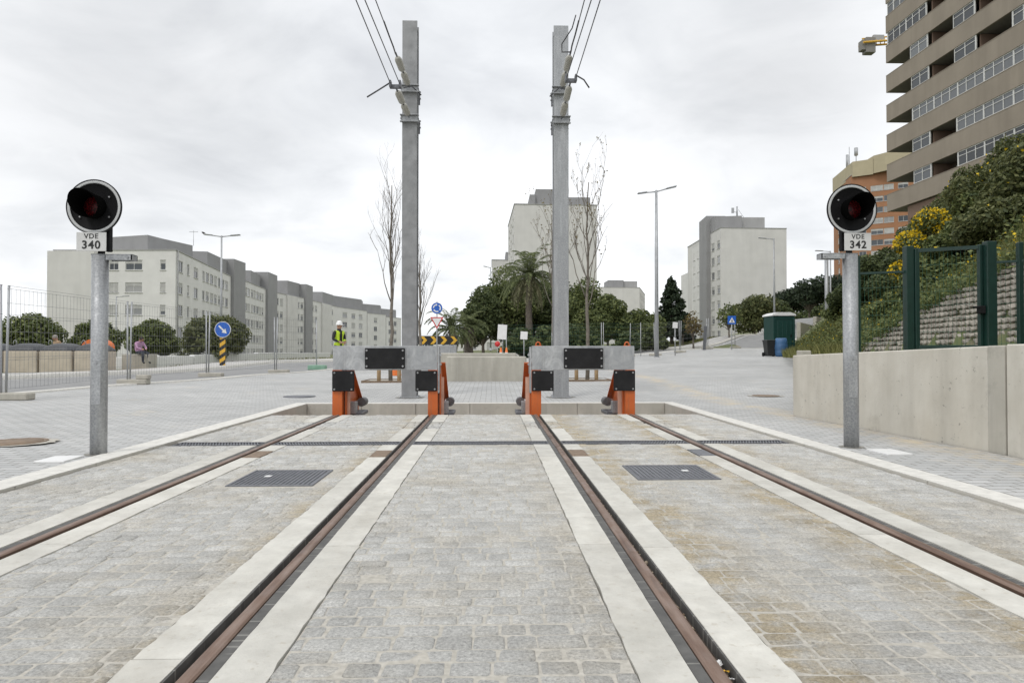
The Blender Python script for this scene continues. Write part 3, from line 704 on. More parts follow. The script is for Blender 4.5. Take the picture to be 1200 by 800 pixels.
# ---- buffer stops
def bolt_heads(mb,pts,y,r=.016):
    for (x,z) in pts: mb.tube([(x,y,z),(x,y-.012,z)],r,12); mb.tube([(x,y-.012,z),(x,y-.02,z)],r*.6,6)
M['dampg']=simple('dark_zinc_grey',(.15,.15,.155),.6,.3,var=.2,scale=20)
def buffer_stop(cx,side,label,hooks):
    """side: +1 when the open side plate is at the right end"""
    Y=10.92; t=thing('buffer_stop',label,'buffer stop',(cx,Y,-.35),0,'buffer stops')
    z0=.35                      # local z of the rail level
    hw=.825; 
    mb=MB(); mb.box((0,0,z0+.88),(hw*2,.02,.385),bev=.004); mb.box((0,.08,z0+1.066),(hw*2,.14,.012)); mb.box((0,.08,z0+.694),(hw*2,.14,.012)); mb.build('beam',M['galvp'],t)
    pl=[]
    mb=MB(); mb.box((0,-.032,z0+.875),(.63,.04,.325),bev=.008); pad=mb.build('centre_pad',M['pad'],t)
    b=MB(); bolt_heads(b,[(sx*.285,z0+.875+dz) for sx in (-1,1) for dz in (-.125,0,.125)],-.052); b.build('bolts',M['wire'],pad)
    for s in (-1,1):
        x=s*(hw-.17); mb=MB(); mb.box((x,-.032,z0+.517),(.345,.04,.325),bev=.008); pad=mb.build('side_pad',M['pad'],t)
        b=MB(); bolt_heads(b,[(x+sx*.135,z0+.517+dz) for sx in (-1,1) for dz in (-.13,.13)],-.052,.014); b.build('bolts',M['wire'],pad)
        # leg standing over the rail
        lx=s*.755
        mb=MB(); mb.box((lx,0,(z0+.69)/2+.0),(.155,.022,z0+.69),bev=.003); mb.box((lx-.07,.09,(z0+.69)/2),(.016,.16,z0+.69)); mb.box((lx+.07,.09,(z0+.69)/2),(.016,.16,z0+.69)); mb.build('leg',M['orange'],t)
        ix=lx+side*.17
        mb=MB(); mb.box((ix*.5+lx*.5,.19,(z0+.58)/2),(.16,.012,z0+.56)); mb.build('back_plate',M['primer'],t)
        # raking brace running back into the pit
        mb=MB(); mb.add([(lx+side*.10+q,.10,0) for q in (0,.02)]+[(lx+side*.10+q,1.15,0) for q in (0,.02)]+[(lx+side*.10+q,1.15,.50) for q in (0,.02)]+[(lx+side*.10+q,.22,z0+.80) for q in (0,.02)]+[(lx+side*.10+q,.10,z0+.80) for q in (0,.02)],
            [(0,2,4,6,8),(1,9,7,5,3),(0,1,3,2),(2,3,5,4),(4,5,7,6),(6,7,9,8),(8,9,1,0)])
        a=Vector((lx+side*.11,.22,z0+.80)); c=Vector((lx+side*.11,1.15,.50)); d=c-a
        mb.box((a+c)/2,(.15,d.length,.02),rot=Matrix.Rotation(math.atan2(d.z,d.y),3,'X')); mb.build('brace',M['orange'],t)
        # foot cylinder and clamp block
        mb=MB(); mb.tube([(lx+side*.215,.86,z0+.115),(lx+side*.215,1.12,z0+.115)],.074,24); mb.tube([(lx+side*.215,.85,z0+.115),(lx+side*.215,.87,z0+.115)],.03,10); mb.build('roller',M['dampg'],t)
        mb=MB(); mb.box((lx+side*.16,.45,z0+.06),(.12,.16,.20),bev=.01); mb.build('rail_clamp',M['galv'],t)
        mb=MB(); mb.box((lx+side*.16,.7,z0-.05),(.3,.6,.06),bev=.01); mb.build('foot_plate',M['iron'],t)
    # end side plate in galvanised steel
    sx=side*(hw+.02); mb=MB(); mb.box((sx,.08,z0+.69),(.03,.18,.74),bev=.004); mb.build('end_plate',M['galvp'],t)
    mb=MB(); mb.box((sx+side*.022,.04,z0+.80),(.016,.03,.34),bev=.003); mb.tube([(sx+side*.03,.04,z0+.78),(sx+side*.03,.0,z0+.78)],.02,8); mb.tube([(sx+side*.03,.04,z0+.93),(sx+side*.03,.0,z0+.93)],.02,8); mb.build('latch_bar',M['galv'],t)
    if hooks:
        for s in (-1,1):
            x=s*.72; pts=[(x+.035*math.cos(a),.08,z0+1.075+.05*math.sin(a)+.01) for a in np.linspace(-.2,PI+.2,12)]
            mb=MB(); mb.tube(pts,.012,8); mb.box((x,.08,z0+1.078),(.11,.05,.012)); mb.build('lifting_eye',M['orange'],t)
    return t
buffer_stop(gx(451.5,10.92),1,'grey and orange buffer stop with black pads at the end of the left track',False)
buffer_stop(gx(683.5,10.92),-1,'grey and orange buffer stop with two orange lifting eyes, ending the right track',True)

# ---- catenary masts
def mast(x,y,h,label,s):
    t=thing('catenary_mast',label,'mast',(x,y,H(x,y)),0,'catenary masts')
    w=.31;tf=.02; mb=MB()
    mb.box((0,-w/2+tf/2,h/2),(w,tf,h),bev=.004); mb.box((0,w/2-tf/2,h/2),(w,tf,h),bev=.004); mb.box((0,0,h/2),(.014,w-2*tf-.001,h)); mb.box((0,0,h-.10),(w*.9,w-2*tf-.002,.012)); mb.build('column',M['galvd'] if s<0 else M['galv'],t)
    mb=MB(); mb.box((0,0,.012),(w+.09,w+.09,.018),bev=.004)
    for a in (-1,1):
        for b in (-1,1): mb.tube([(a*.17,b*.17,.01),(a*.17,b*.17,.045)],.012,8)
    mb.build('base_plate',M['galv'],t)
    fp_=MB(); pts=[((.27+.06*random.random())*math.cos(2*PI*k_/30),(.25+.06*random.random())*math.sin(2*PI*k_/30),.004) for k_ in range(30)]; fp_.add(pts,[list(range(30))]); fp_.build('grout_patch',M['groutd'],t)
    for z in (5.80,6.42):
        c=MB()
        for q in (-1,1):
            c.box((0,q*(w/2+.012),z),(w+.06,.02,.13),bev=.003)
            c.box((0,q*(w/2+.04),z+.07),(w+.08,.075,.014)); c.box((0,q*(w/2+.04),z-.07),(w+.08,.075,.014))
            for e in (-1,1): c.tube([(e*(w/2+.025),-w/2-.03,z),(e*(w/2+.025),w/2+.03,z)],.012,8)
        cl=c.build('clamp',M['galv'],t)
        b=MB(); b.box((-s*.155,w/2+.03,z-.14),(.05,.05,.13)); b.build('hanger_block',M['iron'],cl)
    return t
MY=14.35
xl=gx(480.5,MY); xr=gx(657,MY)
mL=mast(xl,MY,7.86,'tall grey steel catenary mast behind the left buffer stop',-1); mR=mast(xr,MY,7.80,'tall grey steel catenary mast behind the right buffer stop',1)
zg=H(xl,MY)
def insulator(a,b,label):
    a=Vector(a);b=Vector(b);d=(b-a); L=d.length; d.normalize(); t=thing('insulator',label,'insulator',a)
    o=MB(); o.tube([(0,0,0),d*(.16)],.014,8); o.tube([d*(L*.46),d*(L*.54)],.02,8); o.tube([d*(L-.14),d*L],.018,8); o.build('eye_rods',M['iron'],t)
    for f0,f1 in ((.13,.46),(.54,.88)):
        o=MB(); p0=d*(L*f0);p1=d*(L*f1); k=[p0,p0.lerp(p1,.06),p0.lerp(p1,.10),p0.lerp(p1,.80),p0.lerp(p1,.9),p1]; o.tube(k,[.03,.062,.068,.068,.055,.03],14); o.build('insulator_body',M['insul'],t)
def wirething(pts,r,label,name='overhead_wire',cat='wire',group=None):
    mb=MB(); mb.tube(pts,r,6); o=mb.build(name,M['cable']); return tag(o,label,cat,group)
for (xm,s,nmx) in ((xl,-1,'left'),(xr,1,'right')):
    zl,zu=5.80+zg,6.42+zg; f=MY-.25
    xe_l=xm+s*(.08 if s<0 else .05); 
    Pu=at(463.5 if s<0 else 669,62 if s<0 else 60,12.55); Pl=at(464 if s<0 else 668.5,103 if s<0 else 96,12.75)
    insulator((xm,f,zu),Pu,'upper grey tension insulator on the %s catenary mast'%nmx)
    insulator((xm,f,zl),Pl,'lower grey tension insulator on the %s catenary mast'%nmx)
    T=at(440 if s<0 else 685,0,10.7)
    d=(T-Pu); wirething([Pu,T,Pu+d*8],.009,'uppermost overhead wire of the %s track, ending on its own insulator'%nmx)
    wirething([Pu+Vector((0,0,-.02)),Pu.lerp(T,.18)+Vector((s*-.02,0,-.05)),Pu.lerp(T,.35),Pu.lerp(T,.62)+Vector((0,0,.01))],.014,'short doubled wire tail along the upper %s wire'%nmx,'wire_tail','wire tail')
    # yoke plate with two contact wires
    y_=MB(); y_.box(Pl+Vector((-.0,-.05,.0)),(.20,.05,.08),bev=.01); y_.box(Pl+Vector((-.09,-.08,.03)),(.04,.14,.13),bev=.01); y_.box(Pl+Vector((.09,-.08,.03)),(.04,.14,.13),bev=.01); tag(y_.build('yoke_plate',M['iron']),'dark yoke plate joining two wires to the lower insulator at the %s mast'%nmx,'yoke plate')
    for k,(dx,px0) in enumerate(((-.085,417 if s<0 else 693),(.085,427.5 if s<0 else 703.5))):
        A=Pl+Vector((dx,-.1,.03)); B=at(px0,0,9.75); B=Vector((B.x,B.y,B.z)); wirething([A,B,A+(B-A)*8],.009,'%s of the two lower overhead wires over the %s track'%(('left','right')[k],nmx))
    if s<0: wirething([Pl+Vector((-.10,-.1,.05)),Pl+Vector((-.30,-.1,-.08)),Pl+Vector((-.52,-.1,-.22))],.014,'cut wire end sticking out to the left of the left mast','wire_tail','wire tail')
    else:
        wirething([Pl+Vector((.10,-.1,.08)),Pl+Vector((.24,-.1,-.0)),Pl+Vector((.34,-.1,-.15))],.014,'cut wire end curling down to the right of the right mast','wire_tail','wire tail')
        wirething([Pu+Vector((-.02,0,-.02)),Pu+Vector((-.16,.05,.0)),Pu+Vector((-.17,-.02,.12)),Pu+Vector((.0,-.2,.33)),Pu+Vector((.05,-.35,.5))],.012,'loop of slack wire beside the top insulator of the right mast','wire_loop','wire tail')
    wirething([(xm+s*.12,f-.02,zu-.02),(xm-s*.05,f-.02,zu+.02),(xm-s*.24,f+.1,zu-.12)],.012,'short crooked wire clipped round the upper clamp of the %s mast'%nmx,'wire_clip','wire tail')

# ---- concrete blocks behind the buffers
def conc_block(px0,px1,pyb,pyt,Y,label,dp=.6):
    a=at(px0,pyb,Y);b=at(px1,pyt,Y); z0=H((a.x+b.x)/2,Y)-.03; mb=MB(); mb.box(((a.x+b.x)/2,Y+dp/2,(z0+b.z)/2),(b.x-a.x,dp,b.z-z0),bev=.03)
    tag(mb.build('concrete_block',M['conc_block']),label,'concrete block')
conc_block(523,617,447,417.5,19.2,'large plain concrete block on the paving between the two masts',.55)
conc_block(510,605,430,413.5,23,'second concrete block lying just behind the large one between the masts',.6)

# ---- green gate and fence behind the wall
def gp(px,f): Y=11+(10-11)*(px-1007)/188.0; p=at(px,400,Y); return Vector((p.x,Y,0))
zf=.85
def tpost(mb,px,w,top,dy=.07):
    p=gp(px,0); mb.box((p.x,p.y,(zf+top)/2),(w,dy,top-zf),bev=.006)
gt=thing('garden_gate','dark green metal gate with thick posts standing above the beige wall','gate',(gp(1113,0).x,gp(1113,0).y,zf))
def child(mb,name,mat,t):
    o=mb.build(name,mat); o.parent=t; o.location=-Vector(t.location); return o
for a,b in ((1065,.12),(1160.5,.15)):
    mb=MB(); tpost(mb,a,b,2.66,.12); child(mb,'gate_post',M['green_paint'],gt)
mb=MB(); tpost(mb,1074.5,.07,2.62); tpost(mb,1149,.05,2.62); a,b=gp(1076,0),gp(1148,0); mid=(a+b)/2; L=(b-a).length; rz=math.atan2(b.y-a.y,b.x-a.x)
for z in (2.585,1.05): mb.box((mid.x,mid.y,z),(L,.05,.055),rot=Matrix.Rotation(rz,3,'Z'))
child(mb,'gate_frame',M['green_paint'],gt)
def meshfill(mb,A,B,z0,z1,dx=.055,dz=.2,r=.0026):
    A=Vector((A.x,A.y,0));B=Vector((B.x,B.y,0)); L=(B-A).length; d=(B-A)/L; n=int(L/dx)
    for i in range(1,n): p=A+d*(L*i/n); mb.tube([(p.x,p.y,z0),(p.x,p.y,z1)],r,3,caps=False,smooth=False)
    k=int((z1-z0)/dz)
    for i in range(k+1):
        z=z0+(z1-z0)*i/k; mb.tube([(A.x,A.y,z),(B.x,B.y,z)],r*1.25,3,caps=False,smooth=False)
mb=MB(); meshfill(mb,gp(1077,0),gp(1147,0),1.08,2.56); child(mb,'gate_mesh',M['green_wire'],gt)
mb=MB(); p=gp(1147,0); mb.box((p.x,p.y-.06,1.62),(.10,.08,.12),bev=.01); mb.box((p.x-.09,p.y-.09,1.655),(.12,.03,.03),bev=.006); child(mb,'gate_lock',M['black'],gt)
for a,b,pp,top,lab in ((1000,1060,1005,2.26,'green wire mesh fence panel left of the gate, behind the right signal post'),(1168,1260,1196,2.34,'green wire mesh fence panel right of the gate at the edge of the photo')):
    t=thing('mesh_fence',lab,'fence',(gp(a,0).x,gp(a,0).y,zf)); mb=MB(); tpost(mb,pp,.075,top+.28); child(mb,'fence_post',M['green_paint'],t)
    A,B=gp(a,0),gp(b,0); mb=MB(); mid=(A+B)/2; mb.box((mid.x,mid.y,top),((B-A).length,.04,.035),rot=Matrix.Rotation(math.atan2(B.y-A.y,B.x-A.x),3,'Z')); child(mb,'top_rail',M['green_paint'],t)
    mb=MB(); meshfill(mb,A,B,.9,top-.02); child(mb,'wire_mesh',M['green_wire'],t)

# ---- site fence on the left
def fence_panel(A,B,label,ht=2.0,group='site fence panels on the left',leanl=0,mat='wire',dz=.25,dx=.13,name='site_fence_panel'):
    A=Vector(A);B=Vector(B); d=(B-A); L=Vector((d.x,d.y,0)).length; rz=math.atan2(d.y,d.x)
    t=thing(name,label,'fence panel',A,rz,group); sl=d.z/L
    for x,ln in ((.06,.05),(L-.06,-.03)):
        mb=MB(); mb.tube([(x,0,.05+sl*x),(x+ln*leanl,0,ht+sl*x)],.021,8); mb.build('post',M['galv_far'],t)
    mb=MB(); n=int(L/dx)
    for i in range(1,n):
        x=.06+(L-.12)*i/n; mb.tube([(x,0,.15+sl*x),(x,0,ht-.05+sl*x)],.0024,3,caps=False,smooth=False)
    k=int((ht-.2)/dz)
    for i in range(k+1):
        z=.16+(ht-.22)*i/k; off=0
        mb.tube([(.06,0,z),(L-.06,0,z+sl*(L-.1))],.0032,3,caps=False,smooth=False)
        if i in (2,5,7): mb.tube([(.06,-.02,z+.05),(L-.06,-.02,z+.05+sl*(L-.1))],.0032,3,caps=False,smooth=False)
    mb.build('wire_mesh',M['meshwire' if mat=='wire' else mat],t); return t
def foot(x,y,label,group='concrete feet of the site fence',rz=0,two=False):
    z=H(x,y); mb=MB(); mb.box((0,0,.065),(.72,.24,.13),bev=.02)
    if two: mb.box((.24,0,.185),(.30,.2,.11),bev=.02)
    o=mb.build('fence_foot',M['conc_block']); o.location=(x,y,z); o.rotation_euler=(0,0,rz); tag(o,label,'fence foot',group)
FP=[(-9.2,7.4),(gx(5,12.3),12.3),(gx(151,17),17),(gx(243,21.3),21.3),(gx(323,25),25),(gx(372,28),28)]
labs=['nearest site fence panel at the left edge of the photo','site fence panel in front of the concrete containers','site fence panel in front of the round bushes and seated person','site fence panel beside the blue arrow sign','farthest site fence panel next to the worker']
for i in range(5):
    a,b=FP[i],FP[i+1]; fence_panel((a[0],a[1],H(*a)+.03),(b[0],b[1],H(*b)+.03),labs[i],leanl=1)
fl=['concrete fence foot at the left edge of the photo','stacked concrete fence foot behind the left signal post','concrete fence foot below the blue arrow sign','concrete fence foot right of the arrow sign']
for i in range(1,5): foot(FP[i][0]+.12,FP[i][1],fl[i-1],two=(i==2))
p=(gx(372,28),28); mb=MB(); mb.box((p[0],28,H(*p)+.10),(.7,.4,.2),bev=.03); tag(mb.build('plastic_fence_foot',M['palegreen']),'pale green plastic fence foot beside the worker','fence foot')
# ================================================================ BUILDINGS
_win={}
def win_mesh(w,h,style):
    k=(round(w,2),round(h,2),style)
    if k in _win: return _win[k]
    f=MB(); t=.07
    f.box((-w/2+t/2,0,0),(t,.06,h)); f.box((w/2-t/2,0,0),(t,.06,h)); f.box((0,0,h/2-t/2),(w-2*t,.06,t)); f.box((0,0,-h/2+t/2),(w-2*t,.06,t))
    if w>.9: f.box((0,0,0),(t*.8,.055,h-2*t))
    f.box((0,-.10,-h/2-.03),(w+.1,.22,.05))
    fo=f.build('window',M['wframe']); fm=fo.data; bpy.data.objects.remove(fo)
    g=MB(); g.box((0,.012,0),(w-2*t,.01,h-2*t)); go=g.build('pane',M['glass']); gm=go.data; bpy.data.objects.remove(go)
    sm_=None
    if style>0:
        s=MB(); fr={1:.35,2:.95,3:.65}[style]; hh=(h-2*t)*fr; s.box((0,-.015,h/2-t-hh/2),(w-2*t,.02,hh)); so=s.build('shutter',M['shutter']); sm_=so.data; bpy.data.objects.remove(so)
    _win[k]=(fm,gm,sm_); return _win[k]
def add_window(root, P, rz, w, h, style, simple_=False):
    fm,gm,sm_=win_mesh(w,h,style)
    o=bpy.data.objects.new('window',fm); COL.objects.link(o); o.parent=root; o.location=Vector(P)-Vector(root.location); o.rotation_euler=(0,0,rz)
    for nm_,me in (('pane',gm),('shutter',sm_)):
        if me: c=bpy.data.objects.new(nm_,me); COL.objects.link(c); c.parent=o
    return o
def facade(mb, A, B, z0, z1, holes=(), m=0, dep=.14, root=None, styles=None, wins=True):
    """wall from A to B, outside on the right hand; holes are (u0,u1,zlo,zhi)"""
    A=Vector((A[0],A[1],0));B=Vector((B[0],B[1],0)); d=B-A; L=d.length; d/=L; nin=Vector((-d.y,d.x,0)); rz=math.atan2(d.y,d.x)
    us=sorted(set([0,L]+[q for h in holes for q in h[:2]])); zs=sorted(set([z0,z1]+[q for h in holes for q in h[2:4]]))
    def P(u,z,k=0): return A+d*u+nin*k+Vector((0,0,z))
    for i in range(len(us)-1):
        um=(us[i]+us[i+1])/2; run=None
        for j in range(len(zs)-1):
            zm=(zs[j]+zs[j+1])/2
            if any(h[0]<um<h[1] and h[2]<zm<h[3] for h in holes): continue
            mb.add([P(us[i],zs[j]),P(us[i+1],zs[j]),P(us[i+1],zs[j+1]),P(us[i],zs[j+1])],[(0,1,2,3)],m)
    for h in holes:
        u0,u1,a,b=h
        q=[P(u0,a),P(u1,a),P(u1,b),P(u0,b),P(u0,a,dep),P(u1,a,dep),P(u1,b,dep),P(u0,b,dep)]
        mb.add(q,[(0,1,5,4),(1,2,6,5),(2,3,7,6),(3,0,4,7)],m)
        if wins and root is not None:
            st=random.choice([0,0,1,1,2,3]) if styles is None else random.choice(styles)
            add_window(root,P((u0+u1)/2,(a+b)/2,dep-.04),rz,u1-u0,b-a,st)
        else: mb.add(q[4:],[(0,1,2,3)],m)
def roofquad(mb,pts,z,m=0): mb.add([(p[0],p[1],z) for p in pts],[list(range(len(pts)))],m)
def upx(A,B,px):
    k=gx(px,100)/100.0; dx=B[0]-A[0];dy=B[1]-A[1]; t=(k*A[1]-A[0])/(dx-k*dy); return t*math.hypot(dx,dy)
def PP(px,Y): return (gx(px,Y),Y)
ZF=[11.8,9.0,6.2,3.4,.9]
def colholes(A,B,specs,zrows,hh=1.42):
    H_=[];L=math.hypot(B[0]-A[0],B[1]-A[1])
    for px,w in specs:
        w=w*1.18; u=upx(A,B,px)
        for z in zrows:
            if u-w/2>.1 and u+w/2<L-.1: H_.append((u-w/2,u+w/2,z-hh/2,z+hh/2))
    return H_
def parapet(mb,pts,z,m=0,w=.18,h=.12):
    n=len(pts)
    for i in range(n):
        a=Vector((*pts[i],0));b=Vector((*pts[(i+1)%n],0)); mid=(a+b)/2; L=(b-a).length
        mb.box((mid.x,mid.y,z+h/2),(L+.1,w,h),m,rot=Matrix.Rotation(math.atan2(b.y-a.y,b.x-a.x),3,'Z'))
def prismbox(mb,pts,z0,z1,m=0):
    n=len(pts)
    for i in range(n): facade(mb,pts[i],pts[(i+1)%n],z0,z1,m=m)
    roofquad(mb,pts,z1,m)
def house(name,label,pts,z0,z1,wallmat,holes_by_edge,cat='building',group=None,extra=None,styles=None):
    cx=sum(p[0] for p in pts)/len(pts);cy=sum(p[1] for p in pts)/len(pts)
    t=thing(name,label,cat,(cx,cy,z0),0,group); mb=MB(); n=len(pts)
    for i in range(n): facade(mb,pts[i],pts[(i+1)%n],z0,z1,holes_by_edge.get(i,()),root=t,styles=styles)
    child(mb,'wall',wallmat,t); mb=MB(); roofquad(mb,pts,z1-.02); parapet(mb,pts,z1); child(mb,'roof',M['pl_grey2'],t)
    for nm_,mat,fn in (extra or []): mb=MB(); fn(mb); child(mb,nm_,mat,t)
    return t
RT=13.6
# left row
A=PP(205,86);B=PP(270,116);D=PP(62,86.8);C=(B[0]-15,B[1]+2)
h0=[]
for px0,px1 in ((127,138),(146,166),(187,193.5)):
    u0,u1=upx(D,A,px0),upx(D,A,px1)
    for z in ZF[:4]: h0.append((u0,u1,z-.65,z+.6))
def off(A,B,u,inn):
    d=Vector((B[0]-A[0],B[1]-A[1])).normalized(); n_=Vector((-d.y,d.x)); return (A[0]+d.x*u+n_.x*inn,A[1]+d.y*u+n_.y*inn)
pent=[(gx(127,91),91),(gx(172,89),89),(gx(190,92),92),off(A,B,12,1.2),off(A,B,12,9),(gx(127,91),100)]
def anten(x,y,z,h=2.2):
    def f(mb):
        mb.tube([(x,y,z),(x,y,z+h)],.03,5); mb.tube([(x-.6,y,z+h*.9),(x+.6,y,z+h*.9)],.02,4)
        for k in range(5): mb.tube([(x-.5+.25*k,y-.25,z+h*.9),(x-.5+.25*k,y+.25,z+h*.9)],.015,4)
    return ('roof_antenna',M['galv_far'],f)
house('apartment_block','nearest off-white apartment block of the left row, behind the left signal',[D,A,B,C],-.5,RT,M['pl_white'],
  {0:h0,1:colholes(A,B,[(211,1.6),(220,.8),(229,1.7),(238,1.0),(242.5,1.5),(247.5,1.6),(252,1.5),(256.5,1.2),(260.5,1.6),(265,1.8)],ZF)},group='apartment blocks of the left row',
  extra=[('penthouse',M['pl_grey'],lambda mb:prismbox(mb,pent,RT-.1,16.0)),
         ('penthouse',M['pl_grey'],lambda mb:prismbox(mb,[off(A,B,20,9),off(A,B,20,1.2),off(A,B,30.8,.6),off(A,B,30.8,9)],RT-.1,16.3)),
         ('end_wing',M['pl_beige'],lambda mb:prismbox(mb,[(D[0]-.05,D[1]-1.2),(gx(109,85.6),D[1]-1.2),(gx(109,85.6),D[1]+.3),(D[0]-.05,D[1]+6)],-.5,RT-.2)),
         ('drainpipe',M['pl_grey2'],lambda mb:mb.tube([(A[0]+.12,A[1]+.4,0),(A[0]+.12,A[1]+.4,RT)],.07,6)),anten(A[0]-3,A[1]+12,16)])
row=[(270,116,284,121.5,311,140,[(287.5,1.7),(291,1.6),(295,1.3),(298,1.6),(301.5,1.7),(304.7,1.6),(307.5,1.3)],16.6,'second block of the left row, off-white with a dark grey stair tower'),
     (311,140,322,147,356,163,[(324.5,1.3),(329.5,1.3),(349,1.4),(353.5,1.3)],17.2,'third block of the left row, off-white with the tallest grey stair tower'),
     (356,163,364,169,395,194,[(366,1.6),(370,1.6),(385,1.6),(389,1.6)],17.0,'fourth block of the left row, where the row starts to bend')]
for (p0,y0,p1,y1,p2,y2,cols,tz,lab) in row:
    T0=PP(p0,y0);T1=PP(p1,y1);E=PP(p2,y2)
    pts=[(T0[0]-13,T0[1]+.3),(T1[0]-.3,T0[1]+.3),(T1[0]-.3,T1[1]-.05),T1,E,(E[0]-13,E[1])] if False else [(T1[0]-13,T1[1]),T1,E,(E[0]-13,E[1])]
    tw=[(T0[0]-8,T0[1]+.05),(T0[0]+.5,T0[1]+.05),(T1[0]+.5,T1[1]-.05),(T0[0]-8,T1[1]-.05)]
    Lf=math.hypot(E[0]-T1[0],E[1]-T1[1]); ph=[off(T1,E,Lf*.55,9),off(T1,E,Lf*.55,1.0),off(T1,E,Lf-.2,1.0),off(T1,E,Lf-.2,9)]
    ww=[(T1[0]+(E[0]-T1[0])*.36-1,T1[1]+(E[1]-T1[1])*.36),(T1[0]+(E[0]-T1[0])*.36+.35,T1[1]+(E[1]-T1[1])*.36),(T1[0]+(E[0]-T1[0])*.72+.35,T1[1]+(E[1]-T1[1])*.72),(T1[0]+(E[0]-T1[0])*.72-1,T1[1]+(E[1]-T1[1])*.72)]
    ex=[('stair_tower',M['pl_grey'],lambda mb,tw=tw,tz=tz:prismbox(mb,tw,-.5,tz)),('penthouse',M['pl_grey'],lambda mb,ph=ph,tz=tz:prismbox(mb,ph,RT-.1,tz-.1)),anten(E[0]-4,E[1]-14,RT,3)]
    if p0>300: ex.append(('wall_projection',M['pl_beige'],lambda mb,ww=ww:prismbox(mb,ww,-.5,RT-.05)))
    house('apartment_block',lab,pts,-.5,RT,M['pl_white'],{1:colholes(T1,E,cols,ZF)},group='apartment blocks of the left row',extra=ex)
# bent far part of the row
far=[(395,194,430,214,13.6,[(404,2.6),(414,2.2),(422.5,2.2)],'fifth block of the left row, turned to face the square',17.3),
     (430.5,214,452,224,13.0,[(433,2),(440,1.6),(449,3.0)],'sixth block of the left row, farther back with dark windows',16.2),
     (452.5,225,470,236,12.4,[(457,1.8),(463,1.8)],'last and farthest block of the left row, behind the bare tree',15.4)]
for p0,y0,p1,y1,zt,cols,lab,tz in far:
    a,b=PP(p0,y0),PP(p1,y1)
    ph=[(a[0]-4,a[1]+1.2),(b[0]-2,b[1]+1),(b[0]-3,b[1]+9),(a[0]-5,a[1]+9)]
    house('apartment_block',lab,[a,b,(b[0]-4,b[1]+14),(a[0]-12,a[1]+12)],-.5,zt,M['pl_white'],{0:colholes(a,b,cols,[zt-2-2.8*k for k in range(4)],1.5)},group='apartment blocks of the left row',
        extra=[('penthouse',M['pl_grey'],lambda mb,ph=ph,tz=tz,zt=zt:prismbox(mb,ph,zt-.1,tz))])
# tall block on the right
K=PP(845.4,126);R=PP(922.5,126.6); T=PP(833.3,132.3);T2=PP(822,139);E=(T2[0]+.3,146.5)
rows8=[21.2-2.83*k for k in range(7)]
house('tower_block','tall beige tower block with a windowless side, right of the street lamp',[K,R,(R[0],150),(T[0]+.6,150),T],.5,24.1,M['pl_beige'],
   {4:colholes(T,K,[(836,1.5),(842.6,1.5)],rows8,1.5)},group='tower blocks in the background',
   extra=[('stair_tower',M['pl_grey'],lambda mb:prismbox(mb,[(T[0]-.8,T[1]+.05),(T[0]+3,T[1]+.05),(T[0]+3,T2[1]-.1),(T2[0]-.4,T2[1]-.1)],.5,27.6)),
          ('rear_wing',M['pl_white'],lambda mb:(facade(mb,(E[0],E[1]),(T2[0],T2[1]),.5,23.2,colholes(E,T2,[(814,1.5),(819,1.5)],rows8,1.5),wins=False),prismbox(mb,[(T2[0]+.02,T2[1]),(T2[0]+8,T2[1]),(E[0]+8,E[1]),(E[0]+.02,E[1])],.5,23.1))),
          ('lower_wing',M['pl_white'],lambda mb:prismbox(mb,[(E[0]+.1,146.6),(E[0]+8,146.6),(E[0]+8,156),(E[0]+.3,156)],.5,18.5)),
          ('penthouse',M['pl_grey'],lambda mb:prismbox(mb,[(K[0]+.3,K[1]+4),(gx(868,130),K[1]+3),(gx(868,130),K[1]+10),(K[0]-.2,K[1]+10)],24,27.0)),
          ('penthouse',M['pl_grey2'],lambda mb:prismbox(mb,[(gx(868.5,130),K[1]+4),(gx(897,130),K[1]+4),(gx(897,130),K[1]+10),(gx(868.5,130),K[1]+10)],24,26.9)),
          ('phone_mast',M['galv_far'],lambda mb:(mb.tube([(gx(864.5,131),131,27),(gx(864.5,131),131,29.2)],.16,8),mb.box((gx(859.5,131),131,28.4),(.45,.3,1.0)),mb.tube([(gx(859.5,131),131,28.2),(gx(864.5,131),131,28.0)],.05,5),mb.tube([(gx(866,131),131,28.6),(gx(873,131),131,26.9)],.04,5)))])
tb=[o for o in bpy.data.objects if o.name.startswith('tower_block')][0]
for (u0,u1,a,b) in colholes(E,T2,[(814,1.5),(819,1.5)],rows8,1.5):
    d=Vector((T2[0]-E[0],T2[1]-E[1],0)).normalized(); nin=Vector((-d.y,d.x,0)); P=Vector((E[0],E[1],(a+b)/2))+d*((u0+u1)/2)+nin*.1
    add_window(tb,P,math.atan2(d.y,d.x),u1-u0,b-a,random.choice([0,1,2]))
